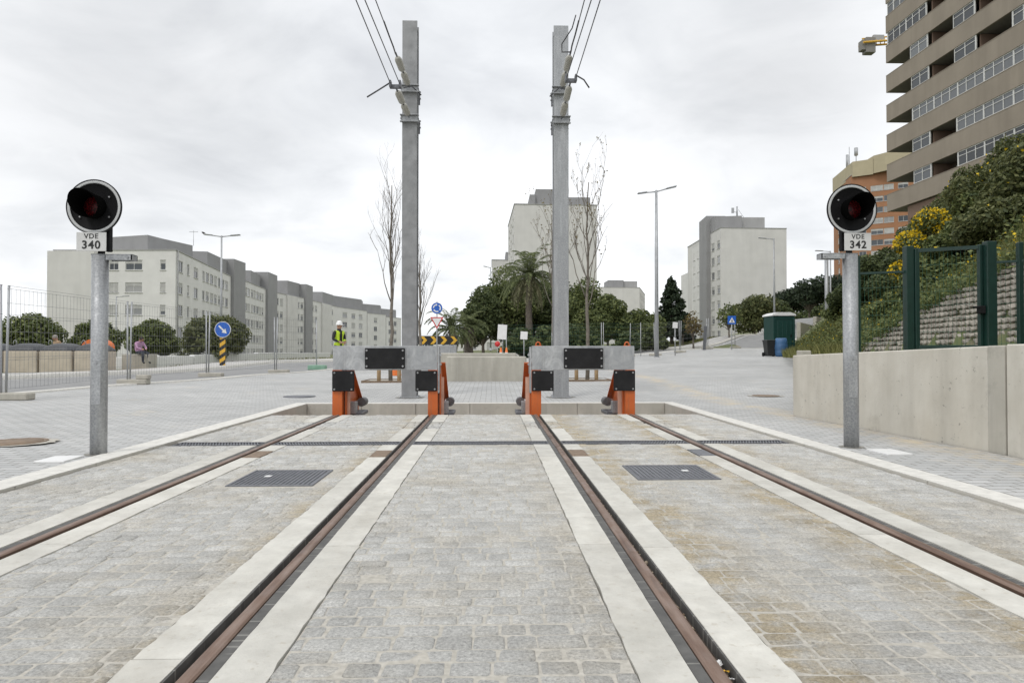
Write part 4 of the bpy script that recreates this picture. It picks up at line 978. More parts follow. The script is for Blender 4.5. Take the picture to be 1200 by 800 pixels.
# centre tall block
K=PP(603,110);R=PP(699.5,110.5);E=PP(595.5,130)
house('tower_block','tallest beige tower block behind the palm tree and the right mast',[K,R,(R[0],130.5),E],.5,24.8,M['pl_beige'],
   {3:colholes(E,K,[(597,1.8),(599,1.8),(601.3,1.5)],[22.6-2.8*k for k in range(7)],1.4)},group='tower blocks in the background',
   extra=[('penthouse',M['pl_grey'],lambda mb:prismbox(mb,[PP(628,113),PP(660,113),(gx(660,113),121),(gx(628,113),121)],24.7,28.0)),
          ('penthouse',M['pl_grey'],lambda mb:prismbox(mb,[PP(660.3,114),PP(692,114),(gx(692,114),121),(gx(660.3,114),121)],24.7,26.9)),
          ('penthouse',M['pl_grey'],lambda mb:prismbox(mb,[PP(621,112.6),PP(627.7,112.6),(gx(627.7,112.6),121),(gx(621,112.6),121)],24.7,27.0))])
house('tower_block','lower beige block partly hidden left of the tallest tower, behind the thin lamp',[PP(576.5,140),PP(596,140.3),(gx(596,140.3),152),(gx(576.5,140),152)],.5,19.8,M['pl_beige'],{},group='tower blocks in the background',
   extra=[('penthouse',M['pl_grey'],lambda mb:prismbox(mb,[PP(592.5,141),PP(596,141),(gx(596,141),149),(gx(592.5,141),149)],19.7,21.6))])
K=PP(701,205);R=PP(749.5,205.5); E2=(gx(756,232),232)
house('tower_block','small distant beige tower block right of the dark trees',[K,R,E2,(K[0],232)],1,20.4,M['pl_beige'],{1:[(u,u+1.8,z,z+1.5) for u in (3,8,13,18,23) for z in (3+2.9*k for k in range(6))]},group='tower blocks in the background',
   extra=[('penthouse',M['pl_grey'],lambda mb:prismbox(mb,[PP(713,208),PP(731,208),(gx(731,208),216),(gx(713,208),216)],20.3,22.9)),
          ('penthouse',M['pl_grey2'],lambda mb:prismbox(mb,[PP(731.3,209),PP(747,209),(gx(747,209),228),(gx(731.3,209),228)],20.3,22.7))])
house('low_building','long low pale building far behind the small palms',[PP(486,95),PP(600,96),(gx(600,96),104),(gx(486,95),104)],.3,2.9,M['pl_white'],{0:[(1+3*k,2.6+3*k,1.2,2.3) for k in range(4)]})
# orange brick tower
K=PP(999,185);R=PP(1078,176);Dd=PP(978,203)
rw=[45.3-2.95*k for k in range(12)]
house('brick_tower','orange brick tower with a cream roof edge behind the right signal',[K,R,(R[0]+6,205),(Dd[0]+2,206),Dd],2,49.6,M['pl_orange'],
   {0:colholes(K,R,[(1012,1.5),(1029,2.5),(1043,2.0),(1060,2)],rw,1.5),4:colholes(Dd,K,[(984,1.4),(990,1.4)],rw,1.7)},styles=[0,1,2],
   extra=[('roof_fascia',M['pl_cream'],lambda mb:(prismbox(mb,[(Dd[0]-.5,Dd[1]-.5),(K[0],K[1]-.8),(gx(1023,182),181.2),(gx(1023,182)+2,200),(Dd[0]+2,205)],49.0,53.2),prismbox(mb,[(gx(1023.2,182),181),(gx(1040,178),178),(R[0]+1,R[1]-1),(R[0]+7,206),(gx(1023.2,182)+2,200.5)],49.2,54.0))),
          ('roof_antenna',M['galv_far'],lambda mb:(mb.tube([(gx(1005,190),190,53),(gx(1005,190),190,58)],.12,6),mb.tube([(gx(1005,190),190,56.6),(gx(1005,190),190,58.8)],.5,6),mb.tube([(gx(994.5,190),190,53),(gx(994.5,190),190,56.8)],.35,6),mb.tube([(gx(997,190),190,53),(gx(997,190),190,59)],.1,5)))])
# balcony tower on the hill
YE=65.0; BX=gx(1041,YE)
def byp(px):
    k=gx(px,100)/100; return BX/k
t=thing('balcony_tower','large brown-grey apartment tower with long slanting concrete balconies at the upper right','building',(BX,56,8))
bots=[14.55+2.9*k for k in range(10)]
YN=34.0
mb=MB(); PH=1.62
for z in bots:
    mb.box((BX+.08,(YN+YE)/2,z+PH/2),(.16,YE-YN,PH)); mb.box((BX+2.2,YE-.08,z+PH/2),(4.08,.16,PH))
child(mb,'balcony_band',M['band'],t)
mb=MB()
for z in bots: mb.box((BX+5.16,(YN+YE)/2-.09,z+.12),(10.0,YE-YN-.18,.2))
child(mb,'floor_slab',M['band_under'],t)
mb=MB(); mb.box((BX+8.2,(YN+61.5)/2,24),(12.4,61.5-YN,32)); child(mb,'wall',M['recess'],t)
mb=MB()
for z in bots[1:]: pass
def dbox(mb,Y,z,w=.1): mb.box((BX+1.0,Y,z),(1.9,.1,1.24))
mb=MB(); mb.box((BX+4.3,(YN+62.2)/2,11.3),(8,62.2-YN,6.4)); child(mb,'lower_wall',M['pl_brown'],t)
rails_=MB()
for z in bots: rails_.box((BX+.08,(YN+YE)/2,z+PH+.03),(.20,YE-YN,.05))
child(rails_,'balcony_coping',M['band'],t)
# glazed bays (window row k lies under band k; k=0 is the row under bots[0]... counted from the lowest)
bays={0:[(1072,1092),(1124,1230)],1:[(1071,1091),(1123,1230)],2:[(1071,1230)],3:[(1070,1090),(1121,1146),(1190,1230)],4:[(1069,1089),(1120,1145),(1196,1230)],5:[(1041,1088),(1118,1146)],6:[(1041,1230)],7:[(1041,1090),(1120,1230)]}
for k,lst in bays.items():
    zlo=bots[k]+PH+.06; zhi=bots[k+1]-.0; hh=zhi-zlo
    for (p0,p1) in lst:
        ya=min(byp(p0),YE-.2); yb=max(byp(p1),YN); n=max(2,int(round((ya-yb)/1.0)))
        f=MB(); g=MB(); c=MB(); step=(ya-yb)/n
        for i in range(n+1):
            wd=.14 if i%3==0 else .06
            f.box((BX+.10,yb+step*i,zlo+hh/2),(.08,wd,hh))
        for (zz_,tt) in ((zlo+.04,.08),(zhi-.04,.08),(zlo+hh*.68,.05)): f.box((BX+.10,(ya+yb)/2,zz_),(.06,ya-yb,tt))
        fo=child(f,'window',M['wframe'],t)
        for i in range(n): g.box((BX+.115,yb+step*(i+.5),zlo+hh/2),(.012,step-.06,hh-.1))
        go=g.build('pane',M['glass2'] if 'glass2' in M else M['glass']); go.parent=fo
        for i in range(n):
            if random.random()<.45: c.box((BX+.20,yb+step*(i+.5),zlo+hh/2+random.choice((0,.2))),(.02,step*random.choice((.5,.9)),hh-.15))
        if c.v: co=c.build('curtain',M['curtain']); co.parent=fo
# partition walls between bays
for k in range(8):
    zlo=bots[k]+.25; zhi=bots[k+1]
    for px in (1091.5,1121.5,1147.5,1189): 
        mb=MB(); mb.box((BX+1.2,byp(px),(zlo+zhi)/2),(1.7,.14,zhi-zlo-.02)); child(mb,'partition',M['pl_brown'],t)
# recessed doors and windows in open bays
for k in range(8):
    for px in (1103,1112,1160,1175):
        Y=byp(px); fo=add_window(t,(BX+1.96,Y,bots[k]+1.6),-PI/2,1.3,1.9,random.choice([0,1]))
# tower crane behind
t=thing('tower_crane','yellow tower crane arm with grey ballast blocks poking out left of the balcony tower','crane',(gx(1075,100),100,8))
zc=at(1025,53,100).z
def cx_(px): return gx(px,100)
mb=MB()
for q in (-.85,.5):
    mb.tube([(cx_(1011),100+q,zc),(cx_(1150),100+q,zc+1.5)],.16,5)
mb.tube([(cx_(1013),100,zc+.9),(cx_(1150),100,zc+2.6)],.11,5)
for i in range(28):
    u=i/28; x=cx_(1013)+(cx_(1150)-cx_(1013))*u; z=zc+1.5*u; mb.tube([(x,99.5,z),(x+.25,100,z+.95)],.06,4); mb.tube([(x+.25,100,z+.95),(x+.55,100.5,z)],.06,4)
child(mb,'counter_jib',M['crane_y'],t)
mb=MB(); mb.box((cx_(1021),100,zc-.2),(1.45,1.2,2.3),bev=.05); mb.box((cx_(1013),100,zc-.2),(.6,1.1,1.5),bev=.05); child(mb,'ballast',M['crane_c'],t)
mb=MB(); mb.box((cx_(1032),100,zc+1.0),(1.6,.5,.9)); child(mb,'winch',M['pl_grey2'],t)
mb=MB(); xm_=cx_(1110)
for sx in (-.8,.8):
    for sy in (-.8,.8): mb.tube([(xm_+sx,100+sy,8),(xm_+sx,100+sy,zc+6)],.12,5)
for i in range(30):
    z=8+i*(zc-2)/30.0
    if z+1.6<zc+6: mb.tube([(xm_-.8,99.2,z),(xm_+.8,99.2,z+1.6)],.06,4); mb.tube([(xm_-.8,100.8,z+1.6),(xm_+.8,100.8,z)],.06,4)
child(mb,'mast',M['crane_y'],t)

# ================================================================ STREET LAMPS AND SIGNS
def lamp(px,ytop,Y,arms,label,base_r=.09,tilt=0,zb=None):
    p=at(px,ytop,Y); z0=H(p.x,Y) if zb is None else zb; h=p.z-z0
    t=thing('street_lamp',label,'street lamp',(p.x,Y,z0),0,'street lamps')
    mb=MB(); mb.tube([(0,0,-.3),(0,0,h*.5),(0,0,h)],[base_r,base_r*.8,base_r*.55],12); mb.lathe([(.16,.0),(.16,.03),(.11,.03),(.11,.3)],12); mb.build('pole',M['galv_far'],t)
    for (dx,dz) in arms:
        mb=MB(); s=1 if dx>0 else -1
        mb.tube([(0,0,h-.08),(dx*.55,0,h-.03+dz*.55)],.035,8); mb.build('arm',M['galv_far'],t)
        mb=MB(); a=Vector((dx*.5,0,h-.02+dz*.5)); b=Vector((dx,0,h+dz)); d=b-a
        mb.box((a+b)/2,(d.length,.26,.07),bev=.025,rot=Matrix.Rotation(-math.atan2(d.z,d.x),3,'Y')); mb.build('lamp_head',M['galv_far'],t)
    return t,p
l1,p1=lamp(259.7,276,45,[(-1.15,.08),(1.2,.05)],'double-armed street lamp with a bird on one arm, above the round bushes on the left')
lamp(769,223,36,[(-1.0,-.18),(1.08,.22)],'tall double-armed street lamp standing right of the buffer stops',.12)
lamp(575,313,70,[(-.75,.1)],'thin single-armed street lamp between the masts in front of the dark trees',.09)
lamp(907,279.5,60,[(-1.4,.05)],'single-armed street lamp in front of the tall beige tower on the right',.1)
lamp(973,294,64,[(-1.45,.02)],'single-armed street lamp up the hill road beside the umbrella pines',.1)
lamp(136.5,347,62,[(1.1,.03)],'small distant lamp with one arm behind the left signal post',.07)
p=at(968.5,304,58); mb=MB(); z0=H(p.x,58); mb.tube([(p.x,58,z0),(p.x,58,p.z)],.16,10); tag(mb.build('steel_pole',M['galv_far']),'thick plain grey pole up the hill road left of the right signal','pole')
# bird
q=at(238.6,273,45); mb=MB(); mb.tube([q+Vector((-.13,0,.06)),q+Vector((-.08,0,.04)),q+Vector((.0,0,.0)),q+Vector((.10,0,-.05)),q+Vector((.2,0,-.1))],[.012,.045,.065,.04,.012],8); tag(mb.build('bird',M['hair_dark']),'dark bird perched on the left end of the double street lamp','bird')

def rot_disc(mb,c,r,y,n=32,m=0,th=.006): mb.lathe([(0,th),(r,th),(r,-th)],n,m,frame=disc_frame((c[0],y,c[1])),smooth=False)
# blue arrow sign on striped post
Y=31; p=at(261,386,Y); z0=H(p.x,Y)
t=thing('arrow_sign','round blue keep-right sign with a white arrow over a yellow and black striped board','road sign',(p.x,Y,z0)); hz_=p.z-z0
mb=MB(); mb.tube([(0,0.03,0),(0,.03,hz_+.2)],.03,8); mb.build('pole',M['galv_far'],t)
mb=MB(); rot_disc(mb,(0,hz_),.36,0,m=0); mb.build('sign_rim',M['white'],t)
mb=MB(); rot_disc(mb,(0,hz_),.335,-.008,m=0); sd=mb.build('sign_disc',M['blue'],t)
mb=MB(); c=math.cos(-PI/4);s=math.sin(-PI/4)
arr=[(-.24,-.035),(.06,-.035),(.06,-.12),(.25,0),(.06,.12),(.06,.035),(-.24,.035)]
mb.prism([(x*c-y*s,hz_+x*s+y*c) for x,y in arr],-.022,-.016); mb.build('arrow',M['white'],sd)
zb0=z0; bt=at(261,396,Y).z-z0; bb=at(261,430,Y).z-z0
mb=MB(); mb.box((0,0,(bt+bb)/2),(.25,.02,bt-bb)); bd=mb.build('striped_board',M['blackink'],t)
mb=MB(); k=0; zz0=bb-.2
while zz0<bt:
    a=[(-.125,zz0),(.125,zz0+.18),(.125,zz0+.36),(-.125,zz0+.18)]
    a=[(x,min(max(z,bb),bt)) for x,z in a]
    if max(z for _,z in a)-min(z for _,z in a)>.02: mb.prism(a,-.0145,-.0115)
    zz0+=.36
mb.build('stripes',M['yellow'],bd)
# roundabout + give way signs
Y=31; p=at(512,361,Y); z0=H(p.x,Y); hz_=p.z-z0
t=thing('roundabout_sign','post with a round blue roundabout sign above a red and white give-way triangle','road sign',(p.x,Y,z0))
mb=MB(); mb.tube([(0,.03,0),(0,.03,hz_+.3)],.03,8); mb.build('pole',M['galv_far'],t)
mb=MB(); rot_disc(mb,(0,hz_),.26,0); mb.build('sign_rim',M['white'],t)
mb=MB(); rot_disc(mb,(0,hz_),.245,-.008); sd=mb.build('sign_disc',M['blue'],t)
mb=MB()
for k in range(3):
    a0=math.radians(100+120*k); pts=[]
    outer=[(.18*math.cos(a0+q),hz_+.18*math.sin(a0+q)) for q in np.linspace(0,1.35,8)]; inner=[(.13*math.cos(a0+q),hz_+.13*math.sin(a0+q)) for q in np.linspace(1.35,0,8)]
    mb.prism((outer+inner)[::-1],-.022,-.016); e=a0-.32
    mb.prism([(.21*math.cos(a0),hz_+.21*math.sin(a0)),(.155*math.cos(e),hz_+.155*math.sin(e)),(.10*math.cos(a0),hz_+.10*math.sin(a0))],-.022,-.016)
mb.build('arrows',M['white'],sd)
zt=at(512,371.5,Y).z-z0; zb=at(512,385.5,Y).z-z0
mb=MB(); mb.prism([(-.30,zt),(0,zb),(.30,zt)],-.006,.006); tr=mb.build('give_way_rim',M['red'],t)
mb=MB(); mb.prism([(-.215,zt-.05),(0,zb+.10),(.215,zt-.05)],-.014,-.009); mb.build('give_way_face',M['white'],tr)
# chevron board
Y=32; a=at(489,403.5,Y);b=at(536,393.5,Y); z0=H((a.x+b.x)/2,Y)
t=thing('chevron_board','black board with four yellow chevrons pointing right behind the left buffer stop','road sign',((a.x+b.x)/2,Y,z0)); w=b.x-a.x; zlo,zhi=a.z-z0,b.z-z0
mb=MB(); mb.box((0,0,(zlo+zhi)/2),(w,.03,zhi-zlo),bev=.005); bd=mb.build('board',M['blackink'],t)
mb=MB(); hh=zhi-zlo-.04; zc_=(zlo+zhi)/2
for k in range(4):
    x=-w/2+w*(k+.30)/4; mb.prism([(x,zc_-hh/2),(x+.16,zc_-hh/2),(x+.32,zc_),(x+.16,zc_+hh/2),(x,zc_+hh/2),(x+.16,zc_)][::1],-.022,-.017)
mb.build('chevrons',M['yellow'],bd)
mb=MB()
for s in (-.6,.6): mb.tube([(s,.03,0),(s,.03,zhi)],.03,8)
mb.tube([(.75,.03,zlo),(1.0,.4,0)],.025,6); mb.build('legs',M['galv_far'],t)
mb=MB(); q=at(523,408,33.5); mb.box((q.x,33.5,(H(q.x,33.5)+at(523,404.5,33.5).z)/2),(1.0,.5,at(523,404.5,33.5).z-H(q.x,33.5)),bev=.02); tag(mb.build('control_cabinet',M['galv_far']),'pale grey ribbed cabinet right under the chevron board','cabinet')
# pedestrian crossing sign
Y=42; p=at(857.6,375,Y); z0=H(p.x,Y); hz_=p.z-z0
t=thing('crossing_sign','square blue pedestrian crossing sign with a white triangle, left of the portable toilet','road sign',(p.x,Y,z0))
mb=MB(); mb.tube([(0,.03,0),(0,.03,hz_+.2)],.03,8); mb.build('pole',M['galv_far'],t)
mb=MB(); mb.box((0,0,hz_),(.52,.02,.52),bev=.006); sd=mb.build('sign_plate',M['blue'],t)
mb=MB(); mb.prism([(-.19,hz_-.16),(.19,hz_-.16),(0,hz_+.17)],-.02,-.012); tr=mb.build('white_triangle',M['white'],sd)
mb=MB(); mb.tube([(0,-.024,hz_+.06),(0,-.024,hz_+.061)],.02,6)
mb.prism([(-.02,hz_-.03),(.03,hz_-.03),(.02,hz_+.05),(-.015,hz_+.05)],-.025,-.021); mb.prism([(-.06,hz_-.13),(-.03,hz_-.13),(.01,hz_-.03),(-.02,hz_-.03)],-.025,-.021); mb.prism([(.03,hz_-.13),(.06,hz_-.13),(.03,hz_-.03),(.0,hz_-.03)],-.025,-.021)
mb.build('walking_figure',M['blackink'],sd)
# white notices on posts
for (px,py,w,h,Y,lab) in ((588.5,389,.50,.80,37,'tall white notice board fixed to a post left of the palm trunk'),(614,393,.38,.42,36.5,'smaller white notice sheet hung on the dark fence beside the palm trunk'),(791,381,.30,.35,40,'small white notice on a post among the site fences')):
    p=at(px,py,Y); z0=H(p.x,Y); t=thing('notice_board',lab,'notice',(p.x,Y,z0)); mb=MB(); mb.box((0,-.04,p.z-z0),(w,.02,h),bev=.004,rot=Matrix.Rotation(.06,3,'Y')); mb.build('sheet',M['white'],t)
    mb=MB(); mb.tube([(w*.45 if w>.45 else 0,0,0),(w*.45 if w>.45 else 0,0,p.z-z0+.2)],.03,6); mb.build('post',M['galv_far'],t)
# red things behind the blocks
p=at(583,403,33); z0=H(p.x,33); t=thing('red_marker','round red marker on a short stand behind the concrete blocks','marker',(p.x,33,z0)); mb=MB(); mb.lathe([(0,.02),(.14,.015),(.14,-.02),(0,-.02)],8,frame=disc_frame((0,0,p.z-z0))); mb.build('disc',M['red'],t); mb=MB(); mb.tube([(0,.03,0),(0,.03,p.z-z0)],.02,6); mb.build('stand',M['galv_far'],t)
for px,lab in ((587,'left one of two orange traffic cones behind the concrete blocks'),(593.5,'right one of two orange traffic cones behind the concrete blocks')):
    p=at(px,407,32); z0=H(p.x,32); t=thing('traffic_cone',lab,'traffic cone',(p.x,32,z0),0,'orange cones'); hh=p.z-z0; mb=MB(); mb.box((0,0,.02),(.36,.36,.04),bev=.01); mb.lathe([(.14,.04),(.03,hh),(0,hh)],16); mb.build('cone_body',M['orange_pl'],t); mb=MB(); mb.lathe([(.098,hh*.45),(.062,hh*.72)],16); mb.build('white_band',M['white'],t)
# fences at the back
bf=[(588,38),(648,38.2),(706,38.4),(752,39)]
for i in range(3):
    a,b=PP(*bf[i]),PP(*bf[i+1]); fence_panel((*a,H(*a)),(*b,H(*b)),['dark green mesh fence panel in front of the palm','dark green mesh fence panel behind the right mast','dark green mesh fence panel right of the bare tree'][i],1.98,'dark mesh fence at the back',0,'green_wire',.20,.12,'green_fence')
sf=[(737,40.5),(768,41),(797,42.4),(829,44),(862,46)]
nmz=['right of the dark trees','just right of the tall street lamp','in front of the conifer','in front of the tall beige tower']
for i in range(4):
    a,b=PP(*sf[i]),PP(*sf[i+1]); fence_panel((*a,H(*a)+.1),(*b,H(*b)+.1),'distant site fence panel '+nmz[i],1.9,'distant site fence panels',1,'wire',.25,.14)
for i in range(5): foot(*PP(*sf[i]),['leftmost distant fence foot, by the dark trees','distant fence foot right of the tall lamp','distant fence foot near the conifer','distant fence foot below the young tree','rightmost distant fence foot by the crossing sign'][i],'distant fence feet')
p=at(826,392,43); z0=H(p.x,43); mb=MB(); mb.box((p.x,43,(z0+at(826,382,43).z)/2),(.16,.12,at(826,382,43).z-z0),rot=Matrix.Rotation(.06,3,'Y')); tag(mb.build('dark_bollard',M['iron']),'thin dark leaning bollard in front of the tall beige tower','bollard')

# ================================================================ PORTABLE TOILET, BINS, CONTAINERS
Y=34; a=at(906,415.5,Y);b=at(931.5,367.5,Y); w=b.x-a.x; z0=H((a.x+b.x)/2,Y); h=b.z-z0-.10
t=thing('portable_toilet','dark green portable toilet cabin with a white roof at the end of the square','portable toilet',((a.x+b.x)/2,Y,z0))
mb=MB(); mb.box((0,.6,.09+(h-.09)/2),(w,1.2,h-.09),bev=.03)
for s in (-1,1): mb.box((s*(w/2-.05),-.012,h/2),(.09,.03,h-.2),bev=.01)
mb.box((0,-.012,h*.93),(w-.2,.03,.08),bev=.01); mb.build('cabin',M['toilet'],t)
mb=MB(); mb.box((.03,-.02,h*.48),(w-.34,.03,h*.82),bev=.01); 
for k in range(4): mb.box((-.3+.22*k,-.04,h*.62),(.05,.02,h*.45),bev=.008)
mb.box((.03,-.04,h*.24),(w-.5,.02,h*.22),bev=.008); dr=mb.build('door',M['toilet'],t)
mb=MB(); mb.box((w*.30,-.06,h*.5),(.05,.05,.16),bev=.01); mb.build('handle',M['black'],dr)
mb=MB(); mb.prism([(-w/2-.05,h),(w/2+.05,h),(w/2+.02,h+.08),(w*.3,h+.17),(-w*.3,h+.17),(-w/2-.02,h+.08)][::-1],-.06,1.26); mb.build('roof',M['white'],t)
mb=MB(); mb.box((0,.6,.045),(w+.04,1.24,.09)); mb.build('skid',M['black'],t)
Y=32.6; p=at(902.5,414,Y); z0=H(p.x,Y); hh=.98-(397-412)*Y/800-z0
t=thing('wheelie_bin','black wheelie bin with its lid closed beside the portable toilet','bin',(p.x,Y,z0)); mb=MB(); hb=hh-.1
vs=[(-.19,-.2,.06),(.19,-.2,.06),(.19,.2,.06),(-.19,.2,.06),(-.26,-.28,hb),(.26,-.28,hb),(.26,.28,hb),(-.26,.28,hb)]; mb.add(vs,[(0,3,2,1),(4,5,6,7),(0,1,5,4),(1,2,6,5),(2,3,7,6),(3,0,4,7)]); mb.build('bin_body',M['bin_black'],t)
mb=MB(); mb.box((0,0,hb+.03),(.56,.60,.06),bev=.02); mb.build('bin_lid',M['bin_black'],t)
for s in (-1,1): mb=MB(); mb.tube([(s*.22,.24,.10),(s*.27,.24,.10)],.10,14); mb.build('wheel',M['black'],t)
p=at(915.5,414,32.3); z0=H(p.x,32.3); mb=MB(); mb.lathe([(0,0),(.24,0),(.27,.05),(.29,.25),(.275,.30),(.30,.36),(.30,.55),(.28,.60),(.29,.66),(.26,.85),(.22,.88),(0,.88)],24,frame=Matrix.Translation((p.x,32.3,z0))); tag(mb.build('plastic_barrel',M['barrel']),'faded blue plastic barrel in front of the portable toilet','barrel')
# underground waste containers
Y=27
cs=[(-40,1,'dark-lidded concrete container cut by the left edge of the photo'),(3,43,'second concrete waste container with a dark domed lid, at the left edge'),(45,84,'third concrete waste container with a dark domed lid and a man behind it'),(86,117,'rightmost concrete waste container, partly behind the left signal post')]
for (p0,p1_,lab) in cs:
    a=at(p0,437,Y);b=at(p1_,411,Y); w=b.x-a.x; z0=H((a.x+b.x)/2,Y)+.02; h=b.z-z0
    t=thing('waste_container',lab,'waste container',((a.x+b.x)/2,Y,z0),0,'waste containers'); mb=MB(); mb.box((0,.6,h/2),(w-.02,1.2,h),bev=.03); mb.build('container_body',M['cont'],t)
    mb=MB(); pr=[]; n=14; V=[];Q=[]
    for i in range(n+1):
        for j in range(n+1):
            u=i/n*2-1; v=j/n*2-1; V.append((u*w*.49,.6+v*.58,h+.03+.27*(1-abs(u)**3)**.6*(1-abs(v)**3)**.6))
    for i in range(n):
        for j in range(n): q=i*(n+1)+j; Q.append((q,q+n+1,q+n+2,q+1))
    lo=npmesh('lid',np.array(V),np.array(Q),M['lid'],t,smooth=True)
    mb=MB(); mb.box((0,.6,h+.02),(w*.985,1.17,.05),bev=.015); mb.build('lid_rim',M['lid'],t)
    mb=MB(); mb.tube([(.07*math.cos(q)-w*.3,.3,h+.30+.12*math.sin(q)) for q in np.linspace(-.3,PI+.3,10)],.012,6); mb.build('lifting_loop',M['galv_far'],lo)
Y=28.6; a=at(100,432,Y);b=at(130,397,Y); z0=H((a.x+b.x)/2,Y)+.02; w=b.x-a.x; h=b.z-z0
t=thing('orange_bin','bright orange rounded collection bin behind the left signal post','bin',((a.x+b.x)/2,Y,z0)); mb=MB()
pr=[(-w/2,0),(w/2,0),(w/2,h*.75)]+[(w/2*math.cos(q),h*.75+h*.25*math.sin(q)) for q in np.linspace(.1,PI-.1,10)]+[(-w/2,h*.75)]
mb.prism(pr,-.3,.3); mb.build('bin_body',M['orange_pl'],t); mb=MB(); mb.box((0,-.306,h*.62),(w*.5,.012,.14)); mb.build('slot',M['black'],t)
# low white wall, bench block
def lowwall(pts,h,label,mat,th=.3):
    mb=MB()
    for i in range(len(pts)-1):
        a=Vector((*pts[i],0));b=Vector((*pts[i+1],0)); m_=(a+b)/2; z0=min(H(a.x,a.y),H(b.x,b.y))-.1; z1=(H(a.x,a.y)+H(b.x,b.y))/2+h
        mb.box((m_.x,m_.y,(z0+z1)/2),((b-a).length-.01,th,z1-z0),rot=Matrix.Rotation(math.atan2(b.y-a.y,b.x-a.x),3,'Z'),bev=.015)
    return tag(mb.build('low_wall',mat),label,'wall')
lowwall([PP(126,32.5),PP(176,33),PP(225,35),PP(262,37.5),PP(300,42),PP(340,50),PP(385,62)],.50,'long low white wall behind the road and the round bushes',M['white'])
a=at(143,431,31);b=at(176,415,31); mb=MB(); z0=H(a.x,31); mb.box(((a.x+b.x)/2,31.3,(z0+b.z+.05)/2-.02),(b.x-a.x,.7,b.z-z0+.0),bev=.02); tag(mb.build('bench_block',M['conc_block']),'pale concrete bench block with a person sitting on it','bench')
lowwall([PP(936,52),PP(955,60),PP(975,70),PP(1000,84)],1.1,'grey retaining wall beside the hill road behind the flowering grass',M['conc_block'])
BENCH_Z=(z0+b.z+.05)/2-.02+(b.z-z0)/2
# ================================================================ PLANTS
def quads(C,Nn,S,aspect=1.6,up=None):
    """leaf quads: centres, normals, half-sizes -> verts and faces"""
    n=len(C); r=rng.normal(size=(n,3)) if up is None else up
    T=np.cross(Nn,r); T/=np.linalg.norm(T,axis=1)[:,None]+1e-9; B=np.cross(Nn,T)
    S=np.asarray(S).reshape(-1,1); L=T*S*aspect; W=B*S
    V=np.stack([C-L,C-W*.9+L*.1,C+L,C+W*.9+L*.1],1).reshape(-1,3); Fq=np.arange(4*n).reshape(n,4); return V,Fq
def blob_points(blobs,n,shell=.55):
    """points in ellipsoids (cx,cy,cz,rx,ry,rz), denser near the surface"""
    vol=np.array([b[3]*b[4]*b[5] for b in blobs])**.67; k=rng.choice(len(blobs),n,p=vol/vol.sum()); Bk=np.array(blobs)[k]
    d=rng.normal(size=(n,3)); d/=np.linalg.norm(d,axis=1)[:,None]; rr=(shell+(1.12-shell)*rng.random(n)**.7)[:,None]
    return Bk[:,:3]+d*Bk[:,3:]*rr, d
def crown(name,blobs,n,s,mat,parent,loc=(0,0,0),droop=0):
    P,d=blob_points(blobs,n); nn=d*.6+rng.normal(size=(n,3))*.55+np.array([0,0,.35]); nn/=np.linalg.norm(nn,axis=1)[:,None]
    V,Fq=quads(P,nn,s*(.6+.8*rng.random(n))); V=V-np.array(loc); o=npmesh(name,V,Fq,mat,parent); return o
def limbs(mb,base,blobs,r0,n=None,seg=4):
    b0=Vector(base)
    for bl in blobs:
        tgt=Vector(bl[:3]); st=b0+Vector((0,0,random.uniform(.0,.25)*(tgt.z-b0.z))); pts=[]
        for i in range(seg+1):
            u=i/seg; p=st.lerp(tgt,u)+Vector((random.gauss(0,.05),random.gauss(0,.05),math.sin(u*PI)*.12))*(tgt-st).length*.4*(1 if 0<i<seg else 0); pts.append(p)
        mb.tube(pts,[r0*(1-.8*i/seg) for i in range(seg+1)],6)
def tree(name,label,cat,x,y,z,w,h,trunk_h,n,s,leafmat,nb=14,seed=0,group=None,dome=.75,barkmat='bark',multi=1,low=.0):
    random.seed(seed*13+5); t=thing(name,label,cat,(x,y,z),0,group); blobs=[]
    ch=h-trunk_h; 
    if name=='round_tree':
        nb=0
        for i in range(34):
            zz=1-(i+.5)/34*1.55; rr=math.sqrt(max(0,1-zz*zz)); a=i*2.39996; q=random.uniform(.20,.38)*w/2; R_=random.uniform(.62,.86); blobs.append((rr*math.cos(a)*R_*w/2,rr*math.sin(a)*R_*w/2,h*.46+zz*R_*h*.50,q,q,q*.85))
    for i in range(nb):
        a=2*PI*i/nb*2.4+random.random(); rr=random.uniform(.15,.78)*w/2; zz=trunk_h+ch*random.uniform(.12+low,.80)*(1-.35*(rr/(w/2))**2*dome*2)
        br=random.uniform(.13,.34)*w/2*1.25; blobs.append((rr*math.cos(a),rr*math.sin(a),max(zz,trunk_h+br*.5),br,br,br*.8))
    blobs.append((0,0,h-ch*.22,w*.2,w*.2,ch*.2)); blobs.append((0,0,trunk_h+ch*.45,w*.3,w*.3,ch*.3))
    mb=MB(); 
    for m_ in range(multi):
        an=2*PI*m_/max(1,multi); lean=.12*w if multi>1 else .02
        mb.tube([(math.cos(an)*.05,math.sin(an)*.05,-.2),(math.cos(an)*lean*.4,math.sin(an)*lean*.4,trunk_h*.6),(math.cos(an)*lean,math.sin(an)*lean,trunk_h+ch*.35)],[.045*h/multi**.5*.6,.035*h/multi**.5*.6,.018*h*.6],8)
    limbs(mb,(0,0,trunk_h*.8),blobs,.014*h); mb.build('trunk',M[barkmat],t)
    crown('crown',blobs,n,s,M[leafmat],t); return t
